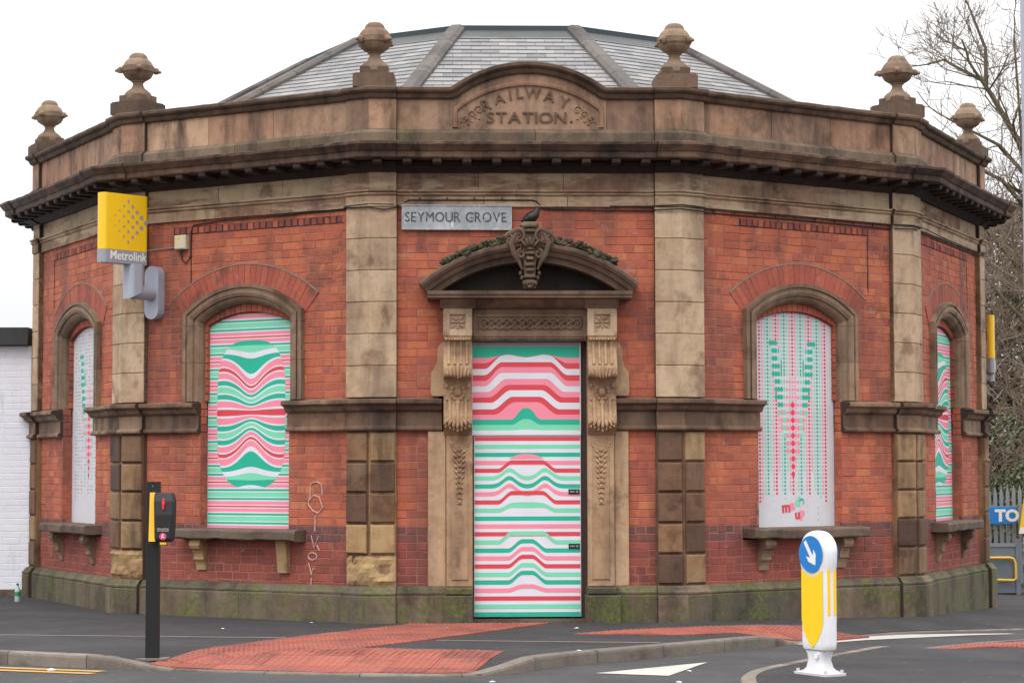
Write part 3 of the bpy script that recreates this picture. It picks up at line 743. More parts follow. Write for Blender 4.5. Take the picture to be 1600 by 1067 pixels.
# recessed soldier-course panel over the side windows
def panel(k): return {-1: (-1.06, 1.40, 4.438, 4.528), 1: (-.99, 1.11, 4.438, 4.528), 2: (-1.35, 1.2, 4.438, 4.528), -2: (-1.2, 1.3, 4.438, 4.528)}.get(k)
brick_meshes = {}
def brick_mesh(wd, m):
    key = (round(wd, 3), m.name)
    if key not in brick_meshes:
        out = []
        for v in range(4):
            t = MB(); t.cbox(-wd/2, wd/2, .05, 0, -(CO-GAPJ)/2, (CO-GAPJ)/2, .0045, None, .0012); out.append(t.mesh('brick', m))
        brick_meshes[key] = out
    return random.choice(brick_meshes[key])
allb = []   # (score, k, s, z, w, mat, dy)
walls = {}
nrows = int((4.60-.276)/CO)
for k in range(-3, 4):
    L = LEN[k]/2; hl, hr = HW[k]; sa, sb = -L+hl, L-hr; t = MB(); pn = panel(k)
    for r in range(nrows+1):
        z0 = .276+r*CO; z1 = min(z0+CO, 4.60); zc_ = (z0+z1)/2
        if z1-z0 < .03: continue
        ex = excl(k, zc_); segs = [(sa, sb)]
        for g0, g1 in ex:
            segs = [q for a, b in segs for q in ((a, min(b, g0)), (max(a, g1), b)) if q[1]-q[0] > .012]
        for a, b in segs: t.box(a, b, .0745, .30, z0-.0005, z1)
        if 2.07 < zc_ < 2.43: continue
        s = sa; mode = (r % 5 == 2); first = True
        offs = random.choice([0, .5])
        x = sa-(.0 if mode else offs*.237)
        while x < sb:
            hd = mode or random.random() < .14; wd = .109 if hd else .229
            a, b = x, x+wd; x += wd+GAPJ
            a2_, b2_ = max(a, sa+.002), min(b, sb-.002)
            parts = [(a2_, b2_)]
            for g0, g1 in ex: parts = [q for p0, p1 in parts for q in ((p0, min(p1, g0)), (max(p0, g1), p1)) if q[1]-q[0] > .02]
            for p0, p1 in parts:
                if p1-p0 < .02: continue
                if pn and pn[2] < zc_ < pn[3] and p1 > pn[0] and p0 < pn[1]:
                    if (p0+p1)/2 > pn[0] and (p0+p1)/2 < pn[1]: continue
                mt = BR_LO if zc_ < .84 else BR_BAND if zc_ < 1.0 else BR_UP
                allb.append([0, k, (p0+p1)/2, zc_, p1-p0, mt, 0])
    if pn:
        n = int((pn[1]-pn[0])/.088)
        for i in range(n):
            s = pn[0]+(i+.5)*(pn[1]-pn[0])/n
            allb.append([-1, k, s, (pn[2]+pn[3])/2+random.uniform(-.003, .003), 'soldier', BR_LO if i % 4 else BR_UP, random.uniform(-.013, -.002)])
        tt = MB(); tt.box(pn[0]-.01, pn[1]+.01, .071, .078, pn[2]-.0, pn[3]+.0); tt.build('soldier_course_recess', MORTAR_DK, building, FM[k])
    walls[k] = t.build('brick_wall', MORTAR, building, FM[k])
cp = CAMP
for b in allb:
    if b[0] == 0:
        k = b[1]; p = W(k, b[2], WO, b[3]); d = p-cp; n = W(k, b[2], 1+WO, b[3])-p
        b[0] = b[4]*max(0, -d.normalized().dot(n))/d.length_squared if b[4] != 'soldier' else 0
allb.sort(key=lambda b: -b[0])
rest = MB(); NI = 300
for i, (sc, k, s, z, wd, mt, dy) in enumerate(allb):
    dy2 = random.uniform(-.003, .003); loc = Matrix.Translation((s, -WO+dy2+dy, z)) @ Matrix.Rotation(random.uniform(-.004, .004), 4, 'Y')
    if i < NI and wd != 'soldier':
        link('brick', brick_mesh(wd, mt), walls[k], loc)
    else:
        t = MB()
        if wd == 'soldier': t.cbox(-.037, .037, .05, 0, -.039, .039, .006, None, .002)
        else: t.cbox(-wd/2, wd/2, .05, 0, -(CO-GAPJ)/2, (CO-GAPJ)/2, .0045, None, .001)
        M_ = FM[k] @ loc; rest.add([M_ @ Vector(v) for v in t.v], t.f[:-1], mt)
# voussoirs, reveal bricks
for k in (-2, -1, 1, 2):
    h = WH[k]; t = MB(); sc = h/.665
    hb, zs, ap = .93*sc, 3.47, 3.795; rise = ap-zs; R = (hb*hb+rise*rise)/(2*rise); zc_ = ap-R; am = math.asin(min(1, (hb+.0)/R))
    n = int(2*am*R/.074)
    for i in range(n):
        a = -am+(i+.5)*2*am/n; wv = R*2*am/n/2-.0025; wv2 = (R+.24)*2*am/n/2-.0025
        ca, sa_ = cos(a), sin(a)
        pts = [(-wv, R-.03), (wv, R-.03), (wv2, R+.235), (-wv2, R+.235)]; d = random.uniform(.005, .010)
        q = [(x*ca+y*sa_, zc_-x*sa_+y*ca) for x, y in pts]
        tt = MB(); tt.extr(q, -WO-d, -WO+.04, None, lambda A, B, c: (A, c, B)); rest.add([FM[k] @ Vector(v) for v in tt.v], tt.f, BR_VOUS)
    # thin mortar drip line above the arch
    tt = MB(); planesweep(tt, arc(0, zc_, R+.24, -am*1.0, am*1.0, 24), [(0, WO-.02), (0, WO+.012), (.016, WO+.012), (.018, WO-.02)])
    tt.build('arch_fillet', EDGING, walls[k])
    # reveals
    r = 0
    for r in range(nrows):
        z0 = .276+r*CO; zc2 = z0+CO/2
        if zc2 < .97 or zc2 > 3.36: continue
        for sg in (-1, 1):
            a, b = sorted((sg*(h-.004 if zc2 < 2.43 else h-.03), sg*(h+.05)))
            tt = MB(); y0 = .079 if zc2 < 2.43 else .15
            dd = random.uniform(-.002, .002); tt.box(a, b, y0+dd, y0+.105, z0+.004, z0+CO-.005) if (r % 2) else (tt.box(a, b, y0+dd, y0+.06, z0+.004, z0+CO-.005), tt.box(a, b, y0+.068, y0+.11, z0+.004, z0+CO-.005))
            rest.add([FM[k] @ Vector(v) for v in tt.v], tt.f, BR_UP if zc2 > 1.0 else BR_BAND)
    rise = .16; R = (h*h+rise*rise)/(2*rise); zc_ = 3.52-R; am = math.asin(h/R); n = 17
    for i in range(n):
        a = -am+(i+.5)*2*am/n; wv = R*am/n-.004; ca, sa_ = cos(a), sin(a)
        q = [(x*ca+y*sa_, zc_-x*sa_+y*ca) for x, y in [(-wv, R-.03), (wv, R-.03), (wv*1.1, R+.12), (-wv*1.1, R+.12)]]
        for (ya, yb) in ((.15, .185), (.192, .25)):
            q2 = q if ya < .17 else [(x, z-.012) for x, z in q]
            tt = MB(); tt.extr(q2, ya, yb, None, lambda A, B, c: (A, c, B)); rest.add([FM[k] @ Vector(v) for v in tt.v], tt.f, BR_VOUS)
rb = rest.build('brick_courses', None, building); stuff(rb)
# rear of the building
t = MB(); a, b = V[-3], V[4]; t.box(a.x, b.x, a.y-.35, a.y-.02, -.6, 5.9)
t.build('rear_wall', BR_UP, building)
# roof deck behind parapet
ctr = Vector((0, 6.17)); ring = [V[i] for i in range(-3, 5)]
t = MB(); n = len(ring)
def rg(kf, z): return [(ctr.x+(p.x-ctr.x)*kf, ctr.y+(p.y-ctr.y)*kf, z) for p in ring]
t.add(rg(.965, 5.40), [tuple(range(n))])
ZT, KT = 7.33, .431; ZE, KE = 5.52, .94
t.add(rg(KE, ZE)+rg(KT, ZT)+[], [(i, (i+1) % n, n+(i+1) % n, n+i) for i in range(n)]+[tuple(n+i for i in range(n))])
roof = t.build('roof', MORTAR_DK, building)
# slates
sl_list = []
for i in range(n-1):
    e0, e1 = Vector(rg(KE, ZE)[i]), Vector(rg(KE, ZE)[i+1]); u0, u1 = Vector(rg(KT, ZT)[i]), Vector(rg(KT, ZT)[i+1])
    me, mu = (e0+e1)/2, (u0+u1)/2; X = (e1-e0).normalized(); Yv = (mu-me); SL = Yv.length; Yv.normalize(); N = X.cross(Yv).normalized()
    if N.z < 0: N = -N
    gauge = .148; nr = int((SL-.30)/gauge)
    for r in range(nr+1):
        y = r*gauge; half = ((e1-e0).length/2)*(1-y/SL)+((u1-u0).length/2)*(y/SL)
        wd = .235; cnt = int(2*half/wd)+2; o = (r % 2)*wd/2
        for c in range(-cnt//2-1, cnt//2+2):
            a = c*wd+o+.002; b = a+wd-.004; a = max(a, -half); b = min(b, half)
            if b-a < .03: continue
            P0 = me+X*((a+b)/2)+Yv*y+N*.012
            M_ = Matrix(((X.x, Yv.x, N.x, P0.x), (X.y, Yv.y, N.y, P0.y), (X.z, Yv.z, N.z, P0.z), (0, 0, 0, 1)))
            d = P0-CAMP; sc = (b-a)*max(0, -d.normalized().dot(N))/d.length_squared
            vis = P0.z > 5.93+ (0 if abs(P0.x) < 9 else 9)
            sl_list.append((sc*(1 if vis else .1), M_, round(b-a, 3)))
sl_list.sort(key=lambda q: -q[0]); smc = {}
def slate_geo(wd):
    t = MB(); j = random.uniform(-.003, .003)
    t.add([(-wd/2, -.006+j, .002), (wd/2, -.006-j, .002), (wd/2, .155, -.006), (-wd/2, .155, -.006), (-wd/2, -.006+j, .015), (wd/2, -.006-j, .015), (wd/2, .155, .004), (-wd/2, .155, .004)],
          [(0, 1, 5, 4), (4, 5, 6, 7), (1, 2, 6, 5), (3, 0, 4, 7), (0, 3, 2, 1)])
    return t
rs = MB()
for i, (sc, M_, wd) in enumerate(sl_list):
    if i < 300:
        if wd not in smc: smc[wd] = slate_geo(wd).mesh('slate', SLATE)
        link('slate', smc[wd], roof, M_ @ Matrix.Translation((0, 0, random.uniform(0, .002))))
    else:
        g = slate_geo(wd); rs.add([M_ @ Vector(v) for v in g.v], g.f)
stuff(rs.build('slate_courses', SLATE, building))
# hips, flashing, fascia
for i in range(n):
    a, b = Vector(rg(KE, ZE)[i]), Vector(rg(KT, ZT)[i]); d = (b-a).normalized(); sdv = d.cross(Vector((0, 0, 1))).normalized(); up = sdv.cross(d).normalized()
    if up.z < 0: up = -up
    Lh = (b-a).length; nn = 6
    if not (1 <= i <= n-2): continue
    for q in range(nn):
        p, r_ = a+d*(Lh*q/nn+.004), a+d*(Lh*(q+1)/nn-.004); vs = []
        for P_ in (p, r_):
            for x, z in ((-.115, -.06), (-.115, .045), (-.06, .085), (.06, .085), (.115, .045), (.115, -.06)):
                vs.append(P_+sdv*x+up*z)
        t = MB(); t.add(vs, [(0, 1, 2, 3, 4, 5), (11, 10, 9, 8, 7, 6)]+[(k, 6+k, 7+k, k+1) for k in range(5)]); t.build('hip_stone', HIP, roof)
t = MB()
for i in range(n-1):
    for (k0, k1, dz0, dz1) in ((KT+.057, KT, .03, .03),):
        A = rg(k0, ZT-(k0-KT)*(ZT-ZE)/(KE-KT)+dz0); B = rg(k1, ZT+dz1); t.add([A[i], A[i+1], B[i+1], B[i]], [(0, 1, 2, 3)])
t.build('lead_flashing', LEAD, roof)
t = MB(); A = rg(KT+.012, ZT-.03); B = rg(KT+.012, ZT+.055); D = rg(KT-.05, ZT+.055)
t.add(A+B+D, [(i, i+1, n+i+1, n+i) for i in range(n-1)]+[(n+i, n+i+1, 2*n+i+1, 2*n+i) for i in range(n-1)]+[tuple(2*n+i for i in range(n))]); t.build('roof_fascia', FASCIA, roof)
# ---- finials
def finial():
    t = MB()
    t.extr([(-.235, -.235), (.235, -.235), (.235, .235), (-.235, .235)], 0, .145)
    t.extr([(-.22, -.22), (.22, -.22), (.22, .22), (-.22, .22)], .145, .16)
    t.extr([(-.16, -.16), (.16, -.16), (.16, .16), (-.16, .16)], .16, .245)
    base = t
    u = MB(); u.lathe([(.165, .20), (.168, .25), (.155, .28), (.12, .31), (.085, .335), (.068, .365), (.062, .39), (.068, .412), (.085, .42), (.085, .432), (.11, .44), (.155, .47), (.18, .51), (.19, .535), (.198, .54), (.198, .605), (.186, .61), (.176, .635), (.158, .665), (.132, .69), (.118, .70), (.115, .715), (.10, .745), (.072, .768), (.03, .778)], 24)
    for q in range(4):
        a = q*pi/2+pi/4
        u.blob((.215*cos(a), .215*sin(a), .56), (.045, .045, .042), None, 8, 5, .18); u.blob((.262*cos(a), .262*sin(a), .55), (.022, .022, .02))
    return base.mesh('finial_base', ST_COP), u.mesh('finial', ST_FIN, True)
fb, fu = finial()
for v in range(-2, 4):
    p = V[v]; d = 0 if v in (0, 1) else 0; a = (DIRS[v-1]+DIRS[v])/2
    nrm = Vector((sin(a), -cos(a))); q = p-nrm*.20; M_ = Matrix.Translation((q.x, q.y, 5.955)) @ Matrix.Rotation(a+(.25 if v < 1 else -.25), 4, 'Z')
    f_ = link('finial', fu, building, M_); link('finial_base', fb, f_, Matrix.Identity(4))

# ---- windows
COLS = {'w': P_WHITE, 'p': P_PINK, 'r': P_RED, 'm': P_MINT, 'g': P_GREEN, 'y': P_GREY}
def bands(mb, ss, lo, hi, bfs, cols_, y):
    "bfs: functions z(s) descending; band i between bfs[i] and bfs[i+1]"
    for s0, s1 in zip(ss, ss[1:]):
        for i in range(len(bfs)-1):
            a0, a1 = bfs[i](s0), bfs[i](s1); b0, b1 = bfs[i+1](s0), bfs[i+1](s1)
            l0, l1, h0, h1 = lo(s0), lo(s1), hi(s0), hi(s1)
            a0, a1 = min(max(a0, l0), h0), min(max(a1, l1), h1); b0, b1 = min(max(b0, l0), h0), min(max(b1, l1), h1)
            if a0-b0 < 1e-5 and a1-b1 < 1e-5: continue
            mb.add([(s0, y, b0), (s1, y, b1), (s1, y, a1), (s0, y, a0)], [(0, 1, 2, 3)], COLS[cols_[i]])
def stripes_board(mb, h, zb, zs, ap, y, flip=1):
    hi = lambda s: zs+(ap-zs)*(1-(abs(s)/h)**2); lo = lambda s: zb
    H = ap-zb; px = H/1012.  # zoom pixels of the tall board
    zf = lambda Yp: ap-(Yp-28)*px
    seq = [('r', 7), ('w', 4), ('p', 15), ('w', 6), ('g', 9), ('w', 4), ('m', 20), ('w', 4), ('g', 9), ('w', 5), ('p', 15), ('w', 4)]
    bs, cs, Y_ = [zf(-80)], [], -80; k = 0
    Y_ = -80.0
    while Y_ < 1100:
        c_, t_ = seq[k % 12]; Y_ += t_*113/102.; cs.append(c_); bs.append(zf(Y_+ (42+80-0)*0)); k += 1
    ss = [-h+2*h*i/30 for i in range(31)]
    bands(mb, ss, lo, hi, [(lambda s, b=b: b) for b in bs], cs, y)
    # warped oval
    rx, zc_, ry = h*.80, zf(510), (345)*px
    el = lambda s: ry*(max(0, 1-(abs(s)/rx)**3.2))**(1/3.2)
    # (edge y, centre y, colour below)
    D = [(150, 165, 'g'), (190, 187, 'm'), (205, 222, 'w'), (228, 250, 'g'), (252, 322, 'w'), (262, 345, 'p'), (292, 372, 'w'), (298, 378, 'r'), (315, 390, 'w'), (322, 397, 'p'), (348, 414, 'w'), (357, 420, 'g'), (378, 432, 'w'), (386, 440, 'm'), (412, 455, 'w'), (420, 461, 'g'), (442, 472, 'w'), (450, 478, 'p'), (478, 489, 'w'), (488, 493, 'r')]
    full = D+[(2*503-a, 2*503-b, D[i-1][2] if i else 'w') for i, (a, b, c) in list(enumerate(D))[::-1]]
    g = lambda s: math.exp(-(s/(h*.30))**2) - .10*math.exp(-((abs(s)-h*.62)/(h*.2))**2)
    fs = [(lambda s, a=a, b=b: zf(a+(b-a)*g(s))) for a, b, c in full]
    cs2 = [c for a, b, c in full[:-1]]
    ss = [-rx+2*rx*i/60 for i in range(61)]
    bands(mb, ss, lambda s: zc_-el(s), lambda s: zc_+el(s), [lambda s: 99]+fs+[lambda s: -99], ['w']+cs2+['w'], y-.0015)
def dots_board(mb, h, zb, zs, ap, y, dense=True):
    def dot(s, z, rx, rz, c, n=8):
        if z > zs+(ap-zs)*(1-(abs(s)/h)**2)-.01: return
        mb.add([(s+rx*cos(2*pi*i/n), y, z+rz*sin(2*pi*i/n)) for i in range(n)], [tuple(range(n))], COLS[c])
    H = ap-zb
    ends = {0: .20, 1: .18, 2: .24, 3: .2, 4: .24, 5: .22, 6: .17, 7: .15, 8: .12, 9: .18}
    ccol = {0: 'r', 1: 'p', 2: 'm', 3: 'g', 4: 'm', 5: 'p', 6: 'r', 7: 'p', 8: 'm', 9: 'g', 10: 'm', 11: 'p', 12: 'r'}
    rows = 56; pitch = H/rows
    for i in range(-12, 13):
        s = i*h*.80/12; ai = abs(i); e = zb+H*(.19+.05*sin(i*2.1)+(.02 if ai % 3 else -.05)); c = ccol[ai]
        if ai > 9: e = zb+H*(.11+.06*((i*7) % 3)/3)
        base = .0165 if c in 'rg' else .0155
        for j in range(rows*1):
            z = ap-(j+.5)*pitch; v = (ap-z)/H
            if z < e: continue
            r = base*(1.0 if c in 'rg' else .95); rx = r; rz = r
            if .15 < v < .80:
                # the face-like figure: wider dots inside
                wfig = .66-.75*(v-.14) if v < .45 else .43*(1-(v-.45)/.30)
                u = ai/12.; wing = v < .30 and u < wfig-.20
                if wing and abs(u-(.46-1.4*(v-.17))) < .05 and .17 < v: rx, rz = .012, .032; dot(s, z, rx, rz, 'g', 8); continue
                if u < wfig+.04 and j % 2 == 0 and v > .15 and not wing:
                    if ai <= 1 and v > .42: rx, rz = (.029, .034) if ai == 0 else (.020, .026); cc_ = 'r' if ai == 0 else 'p'
                    elif u > wfig-.18: rx, rz = .024, .032; cc_ = 'g' if v < .45 else ('m' if ai % 2 else 'p')
                    elif v < .42 and ai >= 3: rx, rz = .015, .028; cc_ = 'm'
                    else: rx, rz = .017, .020; cc_ = 'p'
                    dot(s, z, rx, rz, cc_, 10); continue
                if u < wfig and j % 2 and not wing: 
                    if ai in (0, 1): dot(s, z, .012, .012, 'p')
                    continue
            if not dense:
                if random.random() < .3 or i > 6: continue
                rx, rz = .013, .011
            dot(s, z, rx, rz, c)
            if dense and c in 'rg': pass
        if dense and i % 4 == 1:
            for q in range(3): dot(s, e-.06-.07*q-.01*i, .007, .009, c)
def window(k):
    h = WH[k]; sc = h/.665; zs, ap = 3.37, 3.585
    rise = ap-zs; R = (h*h+rise*rise)/(2*rise); zc_ = ap-R; am = math.asin(h/R)
    path = [(-h, 2.44), (-h, 3.0), (-h, zs)]+arc(0, zc_, R, -am, am, 20)[1:-1]+[(h, zs), (h, 3.0), (h, 2.44)]
    path = path
    prof = [(0, -.235), (0, -.10), (.025, -.055), (.05, -.035), (.075, -.035), (.08, -.01), (.115, .005), (.145, .005), (.15, -.015), (.175, -.02), (.18, .0), (.22, .005), (.22, -.10)]
    # three stones each side and arch
    idx = [(0, 2), (2, len(path)-3), (len(path)-3, len(path)-1)]
    t = MB(); planesweep(t, [(-p[0], p[1]) for p in path][::-1], [(w_+.004 if w_ < .21 else w_-.006, o-.01) for w_, o in prof])
    surr = t.build('window_surround', MORTAR_DK, building, FM[k])
    P2 = path
    for a, b in ((0, 1), (1, 2)):
        pass
    def piece(pp):
        t = MB(); planesweep(t, pp, prof); t.build('surround_stone', ST_SURR, surr, smooth=False)
    mid = len(path)//2
    piece([(-h, 2.443), (-h, 2.9)]); piece([(-h, 2.904), (-h, 3.335)]); piece([(h, 2.9), (h, 2.443)]); piece([(h, 3.335), (h, 2.904)])
    piece([(-h, 3.339), (-h, zs)]+path[3:-3]+[(h, zs), (h, 3.339)])
    # board
    hb = h-.003; zt, zz = 3.50, 3.365; y = .205
    outl = [(-hb, .957), (hb, .957), (hb, zz)]+[(hb-2*hb*i/16, zz+(zt-zz)*(1-((hb-2*hb*i/16)/hb)**2)) for i in range(1, 16)]+[(-hb, zz)]
    t = MB(); t.extr(outl, y, y+.02, None, lambda a, b, c: (a, c, b))
    bd = t.build('window_board', BOARD, building, FM[k])
    t = MB(); yy = y-.0015
    if k in (-1, 2):
        stripes_board(t, hb-.004, .962, zz, zt-.003, yy)
    else:
        dots_board(t, hb-.004, .962, zz, zt-.003, yy, k == 1)
    pp_ = t.build('printed_pattern', None, bd)
    if k in (-2, 1): stuff(pp_)
    if k == 1:
        t = MB(); y3 = yy-.001
        for txt, s, z, c, r_, sz in (('m', -.115, 1.13, P_RED, .08, .17), ('a', -.02, 1.16, P_PINK, .08, .16), ('d', .065, 1.20, P_MINT, .05, .15), ('e', .125, 1.215, P_GREEN, .05, .15), ('u', .06, 1.05, P_RED, .1, .15), ('p', .135, 1.075, P_PINK, .1, .15)):
            put_text(t, txt, sz, s, z, y3, .0006, .008, r_, c)
        t.build('printed_words', None, bd)
    # sill and brackets
    t = MB(); hs = .92*sc; nx = 14; vs = []
    cs_ = [(.25, .835), (-.13, .835), (-.15, .85), (-.155, .93), (-.14, .95), (.25, .957)]
    for i in range(nx+1):
        s = -hs+2*hs*i/nx
        for y_, z_ in cs_:
            jy = 0 if y_ > 0 else .012*noise.noise(Vector((s*4, y_*9, z_*9+k*3))); jz = 0 if z_ > .94 else .018*noise.noise(Vector((s*5+3, z_*3, k)))
            vs.append((s, y_+jy, z_+jz))
    q = len(cs_); t.add(vs, [(i*q+j, (i+1)*q+j, (i+1)*q+(j+1) % q, i*q+(j+1) % q) for i in range(nx) for j in range(q)]+[tuple(range(q)), tuple(nx*q+j for j in range(q-1, -1, -1))])
    sill = t.build('window_sill', ST_SILL, building, FM[k])
    for sg in (-1, 1):
        t = MB(); worn = (k == -1 and sg == 1)
        pr = [(.07, .835), (.07, .47), (.045, .47), (.035, .53), (.02, .57), (.0, .6), (-.01, .66), (-.03, .70), (-.075, .72), (-.095, .76), (-.085, .80), (-.06, .835)]
        if worn: pr = [(.07, .835), (.07, .46), (.02, .46), (.0, .6), (-.03, .835)]
        x0, x1 = sg*.62*sc-.07, sg*.62*sc+.07
        t.extr([(a, b) for a, b in pr], x0, x1, None, lambda a, b, c: (c, a, b))
        if not worn:
            t.tube([(x0-.008, -.05, .775), (x1+.008, -.05, .775)], .042, 12); t.tube([(x0-.004, .015, .60), (x1+.004, .015, .60)], .024, 10)
        t.build('sill_bracket', ST_RAW if k == -1 else ST_SURR, sill)
for k in (-2, -1, 1, 2): window(k)

# ---- doorway on the centre face
F0 = FM[0]
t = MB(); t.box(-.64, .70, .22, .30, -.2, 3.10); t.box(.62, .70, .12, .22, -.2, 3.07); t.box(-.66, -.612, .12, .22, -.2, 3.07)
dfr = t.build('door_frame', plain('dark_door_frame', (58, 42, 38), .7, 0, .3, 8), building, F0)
t = MB(); t.box(-.66, .70, .04, .30, -.25, -.035); t.build('door_step', ST_SILL, building, F0)
# upper panel
t = MB(); t.box(-.612, .618, .085, .11, 2.018, 3.066); up_ = t.build('door_panel', BOARD, building, F0)
zq = lambda Z: 2.012+(681-(350+Z/2.963))*.007226
rowsU = [(545, 545, 'y'), (568, 568, 'g'), (592, 596, 'g'), (620, 612, 'p'), (645, 612, 'r'), (672, 613, 'w'), (700, 640, 'r'), (727, 663, 'p'), (752, 690, 'w'), (778, 717, 'p'), (803, 745, 'r'), (828, 770, 'w'), (858, 800, 'r'), (883, 825, 'p'), (905, 852, 'g'), (930, 903, 'm'), (955, 952, 'w'), (975, 975, 'w')]
def plate_fn(e, c, wi, wo):
    def f_(s):
        a = abs(s); g = 1-sstep(wi, wo, a); return zq(e+(c-e)*g)
    return f_
fu_ = []
for i, (e, c, co_) in enumerate(rowsU):
    wi, wo = (.27, .47) if i < 9 else (.22-.012*(i-9)*2, .44-.02*(i-9)) if i < 14 else (.02, .17)
    if i in (3, 4, 5): 
        g0 = plate_fn(e, c, wi, wo); fu_.append(lambda s, g0=g0: g0(s)+.018*math.exp(-((abs(s)-.2)/.08)**2)-.012*math.exp(-(s/.08)**2))
    else: fu_.append(plate_fn(e, c, wi, wo))
cu_ = [r[2] for r in rowsU]
ss = [-.605+1.21*i/80 for i in range(81)]; t = MB()
bands(t, ss, lambda s: 2.026, lambda s: 3.06, fu_, cu_[:-1], .0835); t.build('printed_pattern', None, up_)
# darker green of top stripes is printed too
# lower door
t = MB(); t.box(-.59, .614, .10, .14, -.012, 2.012); dl = t.build('door', BOARD, building, F0)
zl = lambda Yp: 2.012+(681-(700+Yp/2.907))*.00722
cyc = ['g', 'p', 'r', 'm']; st = [(-42, 0, 'r', 0, 0), (-6, 0, 'm', 0, 0)]
amps = [0, 0, 38, 14, 6, 10, 42, 22, 0, 0, 0, 40, 42, 42, 43, 43, 43, 18, 0, 0, 0]
base = [30, 67, 102, 137, 173, 208, 245, 282, 318, 353, 388, 425, 462, 497, 533, 570, 605, 641, 677, 713, 748]
t = MB(); y = .0985
ss = [-.582+1.188*i/96 for i in range(97)]
wm = lambda s: 2.006
bands(t, ss, lambda s: -.008, lambda s: 2.008, [lambda s: 3, lambda s: -1], ['w'], y)
SY = [y-.0007]
def stripe(c, col, amp, kind, th=9.5):
    SY[0] -= .00012
    def ctr_(s):
        a = abs(s-.01)
        if kind == 'hump2': return -38*math.exp(-((a-.20)/.10)**2)*(1)+ (4 if a < .05 else 0)*0
        if kind == 'narrow': return -amp*(1-sstep(.05, .22, a))
        return -amp*(1-sstep(.17, .33, a))
    t_up = lambda s: th*(1+(.7 if (kind == 'fat' and abs(s) < .3) else 0)*(1-sstep(.05, .3, abs(s))))
    f1 = lambda s: zl(c+ctr_(s)-t_up(s)); f2 = lambda s: zl(c+ctr_(s)+th)
    bands(t, ss, lambda s: -.008, lambda s: 2.006, [f1, f2], [col], SY[0])
stripe(-42, 'r', 0, ''); stripe(-6, 'm', 0, '')
kinds = {3: 'hump2', 4: 'hump2', 5: 'hump2', 7: 'fat', 12: 'narrow', 13: 'narrow', 14: 'narrow', 15: 'narrow', 16: 'narrow', 17: 'narrow'}
for i, b in enumerate(base): stripe(b, cyc[i % 4], amps[i], kinds.get(i, ''))
# the one thin hump above the second stripe
bands(t, [s for s in ss if abs(s) < .2], lambda s: -.008, lambda s: 2.006, [lambda s: zl(48-22*(1-(s/.2)**2)), lambda s: zl(48)], ['p'], SY[0]-.0003)
t.build('printed_pattern', None, dl)
for z in (1.385, .775):
    t = MB(); t.cbox(.475, .60, .10, .082, z-.028, z+.028, .004, BLACKM); t.box(.49, .545, .076, .083, z-.008, z+.008, GALV); t.tube([(.57, .085, z), (.57, .065, z)], .014, 10, GALV); t.build('door_lock', None, dl)
